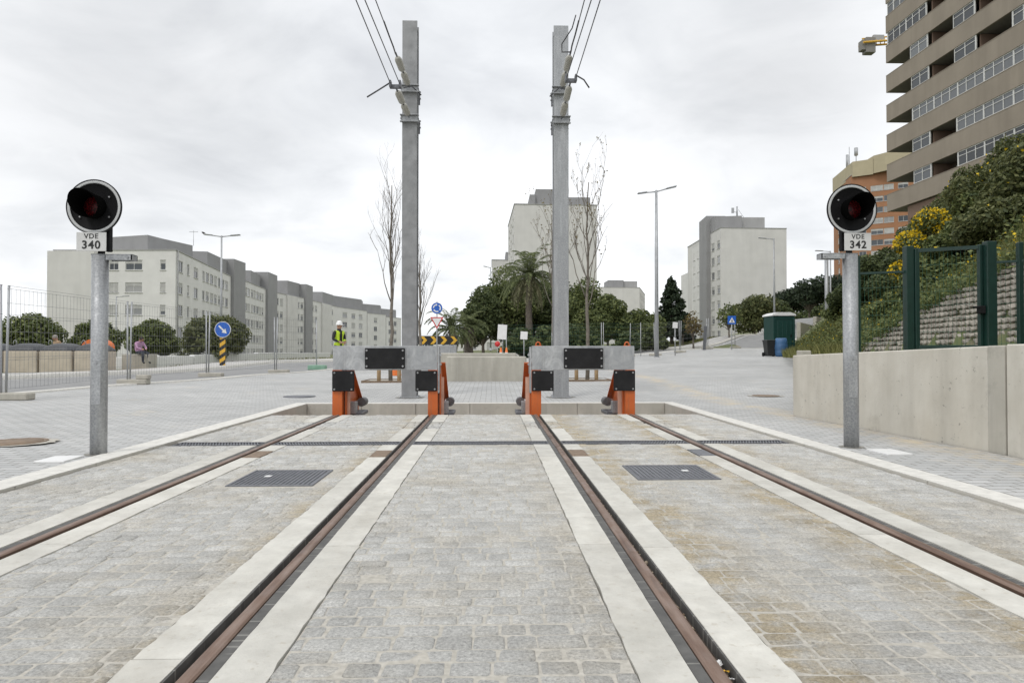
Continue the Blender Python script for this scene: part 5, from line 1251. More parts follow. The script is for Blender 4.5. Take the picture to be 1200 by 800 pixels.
# round trees on the left
for i,(px,Y,w,top,lab) in enumerate(((38,40,3.2,368,'wide round dark green tree behind the concrete containers'),(113,43,2.7,374,'round dark tree right behind the left signal post'),(179,40,2.7,375,'round dark green tree behind the person in pink'),(251,38,3.4,371,'large round olive tree behind the blue arrow sign'),(-30,41,3.6,370,'round tree partly cut by the left edge of the photo'))):
    p=at(px,top,Y); z0=H(p.x,Y); tree('round_tree',lab,'tree',p.x,Y,z0,w,p.z-z0+.1,.45,10500,.062,'lf_mid' if i!=3 else 'lf_olive',nb=20,seed=i+1,group='round trees on the left',multi=3,dome=.5)
# dark grove in the middle
for i,(px,Y,w,top,lab,mat) in enumerate(((566,52,4.4,338,'feathery mid green tree at the left end of the dark grove','lf_dark'),(592,55,6.0,312,'tall dark tree left of the palm','lf_mid'),(622,57,6.5,318,'dark tree directly behind the palm','lf_dark'),(655,56,6.0,330,'dark tree hidden behind the right mast','lf_dark'),(688,53,5.2,327,'dense dark tree behind the right bare sapling','lf_mid'),(712,50,3.4,346,'dark tree at the right end of the grove','lf_mid'),(748,50,3.8,364,'lower mid green tree left of the tall street lamp','lf_mid'))):
    p=at(px,top,Y); z0=H(p.x,Y); tree('leafy_tree',lab,'tree',p.x,Y,z0,w*1.04,p.z-z0+.15,.8,11500,.07,mat,nb=20,seed=i+20,group='trees of the grove behind the masts',dome=.4)
random.seed(5)
def palm(px,Ytrunk,ytrunktop,Y,fr_len,label,nf=34,dead=10,tr=.16,hang=True):
    p=at(px,ytrunktop,Y); z0=H(p.x,Y); h=p.z-z0; t=thing('palm_tree',label,'palm',(p.x,Y,z0),0,'palm trees'); mb=MB()
    k=8; mb.tube([(0.02*math.sin(i),0,h*i/k-.1*(i==0)) for i in range(k+1)],[tr*(1.25-.35*i/k+.05*(i%2)) for i in range(k+1)],12); mb.tube([(0,0,h-.35),(0,0,h),(0,0,h+.2)],[tr*1.3,tr*1.5,tr*.5],10); mb.build('trunk',M['palmbark'],t)
    def fronds(name,n,mat,el0,el1,L,droop):
        C=[];Nn=[];S=[];U=[]; rb=MB()
        for f in range(n):
            az=2*PI*f*.381966*1.0+random.random()*.3; el=random.uniform(el0,el1); l=L*random.uniform(.8,1.1); pos=Vector((0,0,h+.05)); d=Vector((math.cos(az)*math.cos(el),math.sin(az)*math.cos(el),math.sin(el))); pts=[pos.copy()]
            seg=12
            for s_ in range(seg):
                d=(d+Vector((0,0,-droop*(s_+2)/seg*.28))).normalized(); pos=pos+d*(l/seg); pts.append(pos.copy())
                side=d.cross(Vector((0,0,1))); side=side.normalized() if side.length>.05 else Vector((math.sin(az),-math.cos(az),0))
                ll=.30*l*(math.sin(PI*min(1,(s_+1.5)/(seg+1)))**.6)*.55
                for q in (-1,1):
                    for rep in range(4):
                        off=d*(l/seg*(rep/4-.5)); dr=(side*q*.8+d*.55+Vector((0,0,-.35-.2*random.random()))).normalized(); c=pos+off+dr*ll*.5
                        C.append(c);U.append(dr);S.append(ll*.5)
            rb.tube(pts,[.02*(1-i/(seg+2)) for i in range(seg+1)],4)
        C=np.array([tuple(c) for c in C]);U=np.array([tuple(u) for u in U]);S=np.array(S)[:,None]
        W=np.cross(U,rng.normal(size=U.shape)); W/=np.linalg.norm(W,axis=1)[:,None]; W*=.022
        V=np.stack([C-U*S,C+W,C+U*S,C-W],1).reshape(-1,3); Fq=np.arange(len(V)).reshape(-1,4)
        n0=len(V); V2=np.array(rb.v); F2=[f for f in rb.f if len(f)==4]; V=np.vstack([V,V2]); Fq=np.vstack([Fq,np.array(F2)+n0]); npmesh(name,V,Fq,M[mat],t)
    fronds('fronds',nf,'lf_palm',-.1,1.35,fr_len,1.0)
    if dead: fronds('dead_fronds',dead,'lf_dead',-.9,-.2,fr_len*.9,1.3)
    return t
palm(620,0,324,46,2.7,'tall palm with drooping fronds standing between the two masts',40,14,.2)
palm(529,0,386,40,1.9,'small palm with arching fronds behind the roundabout sign',26,4,.12)
palm(549,0,386,42,1.5,'short thick-trunked palm left of the grove',30,12,.24)
# bare saplings
def bare_tree(px,Y,ytop,label,seed,wid=.9,buds=False,trunk_y=375,lean=0,nbr=15):
    random.seed(seed); p=at(px,412,Y); z0=H(p.x,Y); h=at(px,ytop,Y).z-z0; t=thing('bare_sapling',label,'tree',(p.x,Y,z0),0,'bare young trees'); mb=MB(); tips=[]
    k=12; tp=[Vector((lean*h*i/k+random.gauss(0,.02),random.gauss(0,.02),h*.93*i/k)) for i in range(k+1)]; tp[0]=Vector((0,0,-.1)); mb.tube(tp,[.058*(1-.85*i/k)+.004 for i in range(k+1)],7)
    def br(a,d,l,r,lv):
        pts=[a.copy()]; seg=5; p_=a.copy(); dd=d.copy()
        for s_ in range(seg):
            dd=(dd+Vector((random.gauss(0,.10),random.gauss(0,.10),.11))).normalized(); p_=p_+dd*(l/seg); pts.append(p_.copy())
            if lv<3 and s_>0 and random.random()<.66:
                sd=Vector((random.gauss(0,1),random.gauss(0,1),.5)).normalized(); br(p_.copy(),(dd*.8+sd*.55).normalized(),l*random.uniform(.35,.6),r*.42,lv+1)
        mb.tube(pts,[r*(1-.8*i/seg)+.0010 for i in range(seg+1)],4 if lv else 5); tips.append(p_); tips.extend(pts[3:])
    for i in range(nbr):
        u=.36+.56*i/nbr; a=tp[0].lerp(tp[-1],u) if False else Vector((lean*h*u,0,h*.93*u)); az=i*2.4+random.random(); up=.9+.5*u; d=Vector((math.cos(az)*.62*wid,math.sin(az)*.62*wid,up)).normalized(); br(a,d,h*(.34-.18*u)*random.uniform(.8,1.3),.020*(1.1-u)+.004,0)
    mb.build('branches',M['bark_pale'] ,t)
    if buds:
        C=np.array([tuple(q) for q in tips]); C=C[rng.random(len(C))<.22]; nn=rng.normal(size=C.shape); nn/=np.linalg.norm(nn,axis=1)[:,None]; V,Fq=quads(C,nn,.016*(.6+rng.random(len(C)))); npmesh('buds',V,Fq,M['lf_bud'],t)['kind']='stuff'
    return t,p.x,z0
def stakes(x,Y,z0,label):
    t=thing('tree_stakes',label,'tree stakes',(x,Y,z0)); 
    for s in (-.32,.25): mb=MB(); mb.tube([(s,-.1,-.1),(s,-.1,.62)],.055,8); mb.build('stake',M['wood'],t)
    mb=MB(); mb.box((-.03,-.16,.50),(.75,.03,.08)); mb.build('crossbar',M['wood'],t)
def pit(x,Y,z0,label,w=1.3):
    t=thing('tree_pit',label,'tree pit',(x,Y,z0)); mb=MB()
    for s in (-1,1): mb.box((s*w/2,0,.01),(.03,w,.06)); mb.box((0,s*w/2,.01),(w-.04,.03,.06))
    mb.build('edging',M['iron_rust'],t); mb=MB(); mb.box((0,0,.002),(w-.03,w-.03,.03)); mb.build('soil',M['sand'],t)
for (px,Y,yt,lab,sd,wid,buds,ln,st) in ((458,19.5,200,'tall thin bare sapling standing left of the left mast',3,.55,False,.003,1),(492,24,288,'bare sapling partly hidden behind the left mast',4,.7,False,.0,0),(688,19.5,196,'spreading budding sapling right of the right mast',8,1.0,True,.005,1),(650,25,238,'bare sapling mostly hidden behind the right mast',6,.9,True,-.02,0)):
    t,x,z0=bare_tree(px,Y,yt,lab,sd,wid,buds,lean=ln)
    if st: stakes(x,Y,z0,'pair of short wooden stakes at the foot of the sapling beside the '+('left' if px<500 else 'right')+' mast'); pit(x-.05,Y,z0,'square planting pit round the sapling by the '+('left' if px<500 else 'right')+' mast')
p=at(464.5,440,22); mb=MB(); z0=H(p.x,22); mb.lathe([(.16,0),(.13,.35),(.05,.62),(0,.66)],14,frame=Matrix.Translation((p.x,22,z0))); tag(mb.build('orange_marker_cone',M['orange_pl']),'faded orange cone behind the stakes under the left buffer beam','traffic cone')
# conifer, pines, small trees on the right
def conifer(px,Y,ytop,w,label):
    p=at(px,ytop,Y); z0=H(p.x,Y); h=p.z-z0; t=thing('conifer_tree',label,'tree',(p.x,Y,z0)); mb=MB(); mb.tube([(0,0,-.2),(0,0,h*.97)],[.2,.03],8); bl=[]
    k=34
    for i in range(k):
        u=.12+.86*i/k; a=i*2.4; r=w/2*(1-u)**.75*random.uniform(.45,.95); bl.append((r*math.cos(a),r*math.sin(a),h*u,w*.16*(1.15-u)+.12,w*.16*(1.15-u)+.12,.32))
    for b_ in bl: mb.tube([(0,0,b_[2]+.2),b_[:3]],[.04,.01],4)
    mb.build('trunk',M['bark'],t); bl.append((0,0,h*.93,.16,.16,.6)); crown('crown',bl,9000,.09,M['lf_pine'],t)
random.seed(9); conifer(787,62,326,4.3,'dark pointed conifer between the street lamp and the tall tower')
for i,(px,Y,w,top,th,lab) in enumerate(((948,95,9,326,3.6,'umbrella pine left of the right signal'),(926,98,6,338,3.5,'smaller umbrella pine beside the beige tower'),(981,92,9,322,3.8,'umbrella pine just behind the right signal post'))):
    p=at(px,top,Y); z0=H(p.x,Y); random.seed(i+60)
    tree('umbrella_pine',lab,'tree',p.x,Y,z0,w,p.z-z0,(p.z-z0)*.42,5200,.13,'lf_pine',nb=15,seed=i+40,group='umbrella pines',dome=.3,low=.2)
for i,(px,Y,w,top,n,mat,lab) in enumerate(((884,70,6.4,348,7500,'lf_olive','broad olive-green tree in front of the tall beige tower'),(912,74,4.6,352,5000,'lf_dark','dark bushy tree right behind the single-armed lamp'),(854,58,2.4,356,900,'lf_mid','sparse young tree left of the olive tree'),(812,52,1.7,365,420,'lf_bud','thin nearly leafless young tree in front of the tall tower'),(800,58,2.2,372,2200,'lf_pine','low dark bush at the foot of the conifer'),(725,58,3.2,362,3500,'lf_mid','pale green tree in front of the small distant tower'))):
    p=at(px,top,Y); z0=H(p.x,Y); tree('street_tree',lab,'tree',p.x,Y,z0,w,p.z-z0+.1,.9,n,.11 if n>2000 else .07,mat,nb=16,seed=i+80,group='trees on the right slope',dome=.4)
for i,(px,Y,w,top,lab) in enumerate(((935,118,13,356,'low bushy tree far behind the portable toilet'),(962,120,13,350,'low bushy tree far up the hill road left of the pines'),(990,118,13,350,'low bushy tree far up the hill road behind the right signal post'))):
    p=at(px,top,Y); z0=H(p.x,Y)-1; tree('distant_tree',lab,'tree',p.x,Y,z0,w,p.z-z0,.5,5000,.16,'lf_dark',nb=18,seed=i+140,group='distant trees up the hill',dome=.3)
# hedge-like shrubs in front of grove / behind fences
for i,(px,Y,w,h,lab) in enumerate(((735,46,2.4,1.5,'low dark shrub behind the distant fence near the grove'),(765,47,2.6,1.7,'low dark shrub behind the tall street lamp'),(612,44,3.2,2.0,'low dark shrub at the foot of the palm'),(665,44,3.4,2.2,'low dark shrub right of the right mast'),(640,45,3,2.1,'low dark shrub left of the right mast'),(690,45,3,1.9,'low dark shrub behind the right sapling'))):
    x=gx(px,Y); tree('low_shrub',lab,'shrub',x,Y,H(x,Y),w,h,.1,3200,.08,'lf_dark',nb=10,seed=i+100,group='shrubs behind the fences')
# grassy bank along the right road
def grass(name,label,pts,hgt,mat,wid=.012):
    P=np.array(pts); n=len(P); az=rng.random(n)*2*PI; hh=hgt*(.5+rng.random(n)); lean=rng.normal(size=(n,2))*.28
    W=np.stack([np.cos(az),np.sin(az),np.zeros(n)],1)*(wid*(.6+rng.random(n)))[:,None]; tip=P+np.concatenate([lean*hh[:,None],hh[:,None]],1); mid=P*.5+tip*.5+np.concatenate([lean*hh[:,None]*-.15,np.zeros((n,1))],1)
    V=np.stack([P-W,P+W,mid+W*.7,tip,mid-W*.7],1).reshape(-1,3); Fq=np.arange(5*n).reshape(n,5); o=npmesh(name,V,Fq,mat); return tag(o,label,kind='stuff')
pts=[]
while len(pts)<16000:
    px=random.uniform(700,935); Y=random.uniform(49,66); x=gx(px,Y); 
    # stay off the road ribbon
    dmin=min(math.hypot(x-(a[0]+(b[0]-a[0])*u),Y-(a[1]+(b[1]-a[1])*u)) for a,b in zip(RC[6:-1],RC[7:]) for u in (0,.25,.5,.75,1))
    if dmin<5.9: continue
    pts.append((x,Y,H(x,Y)-.06))
grass('bank_grass','dry grass on the bank above the right road',pts,.22,M['lf_grass'],.02)
pts=[]
while len(pts)<5000:
    px=random.uniform(110,400); Y=random.uniform(33,60); x=gx(px,Y)
    dmin=min(math.hypot(x-(a[0]+(b[0]-a[0])*u),Y-(a[1]+(b[1]-a[1])*u)) for a,b in zip(RC[2:8],RC[3:9]) for u in (0,.25,.5,.75,1))
    if dmin<6.0: continue
    pts.append((x,Y,H(x,Y)-.06))
grass('verge_grass','dry grass along the low white wall',pts,.16,M['lf_grass'],.018)
# hillside vegetation
def hillpts(n,ya,yb,da,db,ext=0):
    out=[]
    while len(out)<n:
        Y=random.uniform(ya,yb); x0=float(X0(Y)); d=random.uniform(da,db); x=x0+d
        if Y<18.3:
            tb=max(float(TOPB(Y))-float(ZB(Y)),0); 
            if d<tb*.45+.25: continue
        nn=mnoise.noise(Vector((x*.35,Y*.35,0)))*.35*min(1,max(0,(d-1.2)/2)); out.append((x,Y,hz(x,Y)+nn-.05))
    return out
grass('hill_grass','long green grass covering the hillside above the precast blocks',hillpts(80000,9,36,.0,9),.22,M['lf_grass'],.009)
pts=[]
while len(pts)<11000:
    Y=random.uniform(14,34); x=random.uniform(float(np.interp(Y,[14,20,34],[7.2,9,14.6])),float(X0(Y))+1.5); 
    if (x-.1)/Y*800>432: continue
    pts.append((x,Y,hz(x,Y)-.05))
grass('toe_grass','flowering green grass at the foot of the hillside beside the toilet',pts,.30,M['lf_grass'],.009)
wp=np.array(hillpts(5200,9.5,36,.0,9)); keep=[mnoise.noise(Vector((a*.5,b*.5,4)))>-.22 for a,b,c in wp]; wp=wp[np.array(keep)]
Cw=[];
for (a,b,c) in wp:
    k_=random.randint(9,22); s_=random.uniform(.10,.26)
    for _ in range(k_): Cw.append((a+random.gauss(0,s_*.7),b+random.gauss(0,s_*.7),c+abs(random.gauss(.12,s_))))
Cw=np.array(Cw); nn=rng.normal(size=Cw.shape)*.7+np.array([0,-.2,.5]); nn/=np.linalg.norm(nn,axis=1)[:,None]; V,Fq=quads(Cw,nn,.030*(.6+.9*rng.random(len(Cw))),1.5); tag(npmesh('hill_weeds',V,Fq,M['lf_mid']),'leafy weeds growing all over the hillside',kind='stuff')
Cw=[]
for _ in range(420):
    Yq=random.uniform(8,18.2); xq=float(X0(Yq))+(float(TOPB(Yq))-.85)*.45+random.gauss(.0,.10); zq=float(TOPB(Yq))+random.gauss(0,.03)
    for _2 in range(26): Cw.append((xq+random.gauss(0,.12)-.05,Yq+random.gauss(0,.12),zq+random.gauss(.03,.10)))
Cw=np.array(Cw); nn=rng.normal(size=Cw.shape)*.7+np.array([-.3,-.3,.5]); nn/=np.linalg.norm(nn,axis=1)[:,None]; V,Fq=quads(Cw,nn,.022*(.6+.9*rng.random(len(Cw))),1.6); tag(npmesh('edge_weeds',V,Fq,M['lf_mid']),'weeds spilling over the upper edge of the block retaining wall',kind='stuff')
fp=np.array(hillpts(1800,12,34,.0,6))+np.array([0,0,.24]); fp=fp+rng.normal(size=fp.shape)*.08; sel=[mnoise.noise(Vector((a*.6,b*.6,9)))>-.05 for a,b,c in fp]; fp=fp[np.array(sel)]
nn=rng.normal(size=fp.shape); nn/=np.linalg.norm(nn,axis=1)[:,None]; V,Fq=quads(fp,nn,.030*(.6+.7*rng.random(len(fp))),1.0); tag(npmesh('wildflowers',V,Fq,M['lf_flower']),'small yellow wildflowers scattered in the hillside grass',kind='stuff')
def shrub(px,Y,d_up,w,h,label,mat,n,s=.055,name='hill_shrub',seed=0,flowers=0,cat='shrub',grp='shrubs on the hillside'):
    random.seed(seed); x=gx(px,Y); z0=hz(x,Y)-.1; t=thing(name,label,cat,(x,Y,z0),0,grp); bl=[]
    for i in range(13): a=i*2.4; r=random.uniform(.1,.8)*w/2; zz=h*random.uniform(.2,.85)*(1-.3*(r/(w/2))); q=random.uniform(.22,.36)*w/2; bl.append((r*math.cos(a),r*math.sin(a),zz,q,q,q*.85))
    mb=MB(); limbs(mb,(0,0,0),bl,.03); mb.build('stems',M['bark'],t); crown('leaves',bl,int(n*1.9),s*.72,M[mat],t)
    if flowers: 
        bl2=[(b[0],b[1],b[2]+.05,b[3]*1.08,b[4]*1.08,b[5]*1.08) for b in bl]; P,d=blob_points(bl2,flowers,.8); nn=rng.normal(size=P.shape); nn/=np.linalg.norm(nn,axis=1)[:,None]; V,Fq=quads(P,nn,.035*(.6+.8*rng.random(len(P))),1.1); npmesh('flowers',V,Fq,M['lf_flower'],t)
    return t
SH=[(1086,21,2.6,2.9,'bright yellow flowering broom bush above the green gate','lf_mid',3500,1,4600),
 (1112,21,2.2,1.5,'mid green bush right of the yellow broom, with few flowers','lf_olive',5000,2,260),
 (1135,23,3.0,1.9,'tall bush under the balcony tower, right of the yellow broom','lf_olive',6500,3,80),
 (1160,21,3.0,1.9,'dense olive bush high on the hillside near the right edge','lf_mid',6500,4,120),
 (1190,20,3.2,2.0,'large dark bush at the right edge below the balcony tower','lf_olive',7000,5,150),
 (1215,18,3.0,1.8,'bush cut by the right edge of the photo, upper one','lf_olive',6000,6,100),
 (1145,18,2.6,1.3,'spreading green bush in the middle of the hillside above the blocks','lf_mid',5500,7,60),
 (1180,16.5,2.6,1.2,'green bush just above the right end of the blocks','lf_olive',5500,8,40),
 (1108,18.5,2.2,1.1,'low green bush behind the gate top rail','lf_mid',4200,9,60),
 (1060,24,2.6,1.6,'dark ivy-like bush left of the yellow broom','lf_dark',6000,10,0),
 (1035,27,3.0,2.1,'dark bush in front of the orange brick tower','lf_dark',6500,11,0),
 (1018,29,3.0,2.2,'dark tall bush just right of the right signal post','lf_dark',6500,12,0),
 (1003,31,2.4,1.5,'dark bush behind the right signal post','lf_dark',4800,13,0),
 (1080,26,3.2,2.0,'dark bush behind the yellow broom','lf_dark',6000,14,0),
 (1105,27,3.4,2.2,'dark bush against the lower wall of the balcony tower','lf_olive',6000,15,0),
 (1050,19.5,1.8,.8,'low green bush on the slope left of the gate','lf_mid',3000,16,50),
 (985,32,1.8,.8,'low green bush on the lower slope beside the hill road','lf_mid',3000,17,60),
 (1165,26,3.6,2.3,'big bush on the crest under the balconies','lf_olive',6500,18,30),
 (1205,24,3.6,2.6,'big bush on the crest at the right edge','lf_olive',6500,19,60)]
for px,Y,w,h,lab,mat,n,sd,fl in SH: shrub(px,Y,0,w,h,lab,mat,n,.055,'broom_bush' if sd==1 else 'hill_shrub',sd,fl,'bush')

# ================================================================ PEOPLE
def skin_body(name, joints, edges, mats, matfn, parent, sub=2):
    names=list(joints); V=[joints[n_][0] for n_ in names]; R=[joints[n_][1] for n_ in names]; me=bpy.data.meshes.new(name); me.from_pydata(V,[(names.index(a),names.index(b)) for a,b in edges],[]); o=bpy.data.objects.new(name,me); COL.objects.link(o)
    md=o.modifiers.new('skin','SKIN'); sv=me.skin_vertices[0].data
    for i,r in enumerate(R): sv[i].radius=(r,r) if not isinstance(r,tuple) else r
    sv[0].use_root=True; md.use_smooth_shade=True; ss=o.modifiers.new('sub','SUBSURF'); ss.levels=sub; ss.render_levels=sub
    dg=bpy.context.evaluated_depsgraph_get(); m2=bpy.data.meshes.new_from_object(o.evaluated_get(dg)); bpy.data.objects.remove(o)
    m2.materials.clear()
    for q in mats: m2.materials.append(q)
    for pl in m2.polygons: pl.material_index=matfn(pl.center); pl.use_smooth=True
    ob=bpy.data.objects.new(name,m2); COL.objects.link(ob); ob.parent=parent; return ob
def head_parts(t,c,r,hair,helmet=False,fd=Vector((0,-1,0))):
    """c = head centre, fd = facing direction"""
    sd=fd.cross(Vector((0,0,1)))
    if helmet:
        mb=MB(); mb.lathe([(r*1.42,.02),(r*1.32,.025),(r*1.28,.06),(r*1.12,.12),(r*.7,.165),(0,.18)],24,frame=Matrix.Translation(c+Vector((0,0,.01)))); mb.box(c+fd*(r*1.38)+Vector((0,0,.025)),(.15,.08,.012),bev=.005,rot=Matrix.Rotation(math.atan2(fd.y,fd.x)+PI/2,3,'Z')); mb.build('helmet',M['helmet'],t)
    else:
        mb=MB(); mb.lathe([(r*1.10,-.02),(r*1.12,.03),(r*1.0,.08),(r*.6,.12),(0,.135)],20,frame=Matrix.Translation(c-fd*.012)); mb.build('hair',M[hair],t)
    mb=MB(); mb.tube([c+fd*(r*.85)+Vector((0,0,.015)),c+fd*(r*1.18)+Vector((0,0,-.025))],[.012,.02],6); mb.build('nose',M['skin'],t)
    for s in (-1,1):
        mb=MB(); mb.lathe([(0,.006),(.012,.0)],8,frame=Matrix.Translation(c+fd*(r*.93)+sd*(s*.034)+Vector((0,0,.02)))@Matrix.Rotation(PI/2,4,'X')); mb.tube([c+fd*(r*.94)+sd*(s*.024)+Vector((0,0,.022)),c+fd*(r*.94)+sd*(s*.044)+Vector((0,0,.022))],.007,6); mb.build('eye',M['hair_dark'],t)
        mb=MB(); mb.tube([c+sd*(s*r*.95)+Vector((0,0,.02)),c+sd*(s*r*1.02)+Vector((0,0,-.03))],[.018,.012],6); mb.build('ear',M['skin'],t)
    mb=MB(); mb.tube([c+fd*(r*.92)-sd*.025+Vector((0,0,-.06)),c+fd*(r*.95)+Vector((0,0,-.06)),c+fd*(r*.92)+sd*.025+Vector((0,0,-.06))],.005,5); mb.build('mouth',M['red'],t)
# standing worker, body turned slightly to the photo's right, hands joined at the belly, head turned right
p=at(397,433,24.5); wx=p.x; wz=H(wx,24.5)
t=thing('person','worker in a white helmet and yellow hi-vis vest left of the left buffer stop','person',(wx,24.5,wz),.95)
J={'pel':((0,0,.96),(.150,.115)),'bel':((0,0,1.10),(.145,.110)),'che':((0,-.01,1.30),(.175,.12)),'nk':((0,0,1.47),.075),'nk2':((0,-.01,1.53),.060),'hd':((0,-.02,1.62),(.088,.105)),'ht':((0,-.02,1.71),(.070,.085))}
E_=[('pel','bel'),('bel','che'),('che','nk'),('nk','nk2'),('nk2','hd'),('hd','ht')]
for s,n_ in ((-1,'l'),(1,'r')):
    J.update({n_+'sh':((s*.20,0,1.41),.072),n_+'el':((s*.27,.0,1.15),.056),n_+'wr':((s*.10,-.22,1.04),.036),n_+'ha':((s*.035,-.25,1.02),.038),
      n_+'hp':((s*.10,0,.86),.098),n_+'kn':((s*.125,-.01,.49),.068),n_+'an':((s*.14,.01,.10),.048),n_+'ft':((s*.16,-.13,.045),.042)})
    E_+= [('che',n_+'sh'),(n_+'sh',n_+'el'),(n_+'el',n_+'wr'),(n_+'wr',n_+'ha'),('pel',n_+'hp'),(n_+'hp',n_+'kn'),(n_+'kn',n_+'an'),(n_+'an',n_+'ft')]
def mf(c):
    if c.z>1.53: return 0
    if c.y<-.19 and c.z>.9 : return 0
    if c.z<.11: return 3
    if c.z<.93: return 2
    return 1
body=skin_body('body',J,E_,[M['skin'],M['jacket'],M['trouser'],M['shoe']],mf,t)
# vest: shell round the torso with an open front
me=body.data; 
import bmesh
bm=bmesh.new(); bm.from_mesh(me); dele=[f for f in bm.faces if not(.93<f.calc_center_median().z<1.45 and abs(f.calc_center_median().x)<.185 and f.calc_center_median().y>-.17) or (abs(f.calc_center_median().x)<.045 and f.calc_center_median().y<-.03) or (abs(f.calc_center_median().x)<.07 and f.calc_center_median().z>1.38)]
bmesh.ops.delete(bm,geom=dele,context='FACES')
for v in bm.verts: v.co+=v.normal*.016
vm=bpy.data.meshes.new('vest'); bm.to_mesh(vm); bm.free(); vm.materials.clear(); vm.materials.append(M['hivis']); vm.materials.append(M['reflect'])
for pl in vm.polygons: pl.material_index=1 if (1.045<pl.center.z<1.085) else 0
vo=bpy.data.objects.new('vest',vm); COL.objects.link(vo); vo.parent=t; so=vo.modifiers.new('thick','SOLIDIFY'); so.thickness=.008
fd=Vector((.35,-.94,0)).normalized(); head_parts(t,Vector((0,-.02,1.635)),.088,'hair_dark',True,fd)
for s in (-1,1):
    mb=MB()
    for k in range(4):
        b0=Vector((s*.03,-.27,1.035-.018*k)); mb.tube([b0,b0+Vector((-s*.035,-.015,-.006)),b0+Vector((-s*.06,.0,-.016))],[.010,.009,.007],6)
    mb.tube([Vector((s*.03,-.255,1.05)),Vector((s*.0,-.275,1.06))],[.011,.009],6); mb.build('fingers',M['skin'],t)
# seated person in pink
Y=31.1; p=at(162,424,Y); sz=BENCH_Z
t=thing('person','seated person in a pink top and dark trousers bending forward on the concrete bench','person',(p.x,Y,sz-.45),1.1)
J={'pel':((0,.05,.56),(.14,.11)),'bel':((0,.02,.68),(.14,.11)),'che':((0,-.06,.86),(.16,.115)),'nk':((0,-.13,1.0),.065),'hd':((0,-.20,1.08),(.085,.10)),'ht':((0,-.23,1.16),(.07,.08))}
E_=[('pel','bel'),('bel','che'),('che','nk'),('nk','hd'),('hd','ht')]
for s,n_ in ((-1,'l'),(1,'r')):
    J.update({n_+'sh':((s*.18,-.08,.94),.062),n_+'el':((s*.22,-.22,.72),.05),n_+'wr':((s*.08,-.40,.66),.032),n_+'ha':((s*.05,-.46,.66),.034),n_+'hp':((s*.10,-.05,.54),.088),n_+'kn':((s*.13,-.48,.50),.066),n_+'an':((s*.14,-.50,.12),.045),n_+'ft':((s*.15,-.62,.045),.04)})
    E_+=[('che',n_+'sh'),(n_+'sh',n_+'el'),(n_+'el',n_+'wr'),(n_+'wr',n_+'ha'),('pel',n_+'hp'),(n_+'hp',n_+'kn'),(n_+'kn',n_+'an'),(n_+'an',n_+'ft')]
skin_body('body',J,E_,[M['skin'],M['pink'],M['trouser'],M['shoe']],lambda c:0 if (c.z>1.02 and c.y<-.12) or (c.y<-.38 and .62<c.z<.75) else (3 if c.z<.09 else (2 if (c.z<.60) else 1)),t)
head_parts(t,Vector((0,-.21,1.11)),.085,'hair_dark')
# man behind the containers
Y=29.3; p=at(67,400,Y); z0=H(p.x,Y); top=at(67,392.5,Y).z-z0
t=thing('person','grey-haired man in a tan jacket seen from the shoulders up behind the containers','person',(p.x,Y,z0),-.6); k=top/1.74
J={'pel':((0,0,.96*k),(.150,.115)),'bel':((0,0,1.10*k),(.145,.110)),'che':((0,-.02,1.30*k),(.18,.12)),'nk':((0,-.04,1.46*k),.07),'hd':((0,-.08,1.58*k),(.088,.105)),'ht':((0,-.10,1.67*k),(.07,.085))}
E_=[('pel','bel'),('bel','che'),('che','nk'),('nk','hd'),('hd','ht')]
for s,n_ in ((-1,'l'),(1,'r')):
    J.update({n_+'sh':((s*.20,0,1.40*k),.07),n_+'el':((s*.26,.02,1.12*k),.054),n_+'wr':((s*.24,-.08,.88*k),.036),n_+'ha':((s*.23,-.10,.80*k),.036),n_+'hp':((s*.10,0,.86*k),.098),n_+'kn':((s*.12,0,.49*k),.068),n_+'an':((s*.12,.01,.10),.048),n_+'ft':((s*.13,-.13,.045),.042)})
    E_+=[('che',n_+'sh'),(n_+'sh',n_+'el'),(n_+'el',n_+'wr'),(n_+'wr',n_+'ha'),('pel',n_+'hp'),(n_+'hp',n_+'kn'),(n_+'kn',n_+'an'),(n_+'an',n_+'ft')]
skin_body('body',J,E_,[M['skin'],M['tan'],M['trouser'],M['shoe']],lambda c:0 if c.z>1.5*k else (3 if c.z<.09 else (2 if c.z<.93*k else 1)),t)
head_parts(t,Vector((0,-.09,1.61*k)),.088,'hair')

# ================================================================ SKY AND LIGHT
def _ae(px,py):
    d=(_f+_r*((px-600)/F)-_u*((py-400)/F)).normalized(); return math.atan2(d.x,d.y),math.asin(d.z)
CLOUDS=[(*_ae(170,60),50,.20),(*_ae(330,140),160,.05),(*_ae(30,130),80,.07),(*_ae(880,120),90,.18),(*_ae(760,30),160,.05),(*_ae(990,60),90,.11)]
w=bpy.data.worlds.new('World'); sc.world=w; w.use_nodes=True; nt=w.node_tree; nt.nodes.clear(); NN=nt.nodes.new; LL=nt.links.new
out=NN('ShaderNodeOutputWorld'); bg=NN('ShaderNodeBackground'); bg.inputs[1].default_value=.1; LL(bg.outputs[0],out.inputs[0])
SUN_EL=math.radians(52); SUN_AZ=math.radians(215)
sky=NN('ShaderNodeTexSky'); sky.sky_type='NISHITA'; sky.sun_disc=False; sky.sun_elevation=SUN_EL; sky.sun_rotation=SUN_AZ; sky.air_density=1; sky.dust_density=2.5
tc=NN('ShaderNodeTexCoord'); sep=NN('ShaderNodeSeparateXYZ'); LL(tc.outputs['Generated'],sep.inputs[0])
def ma(op,a,b=0.0,clamp=False):
    x=NN('ShaderNodeMath'); x.operation=op; x.use_clamp=clamp
    for i,v in enumerate((a,b)):
        if isinstance(v,(int,float)): x.inputs[i].default_value=v
        else: LL(v,x.inputs[i])
    return x.outputs[0]
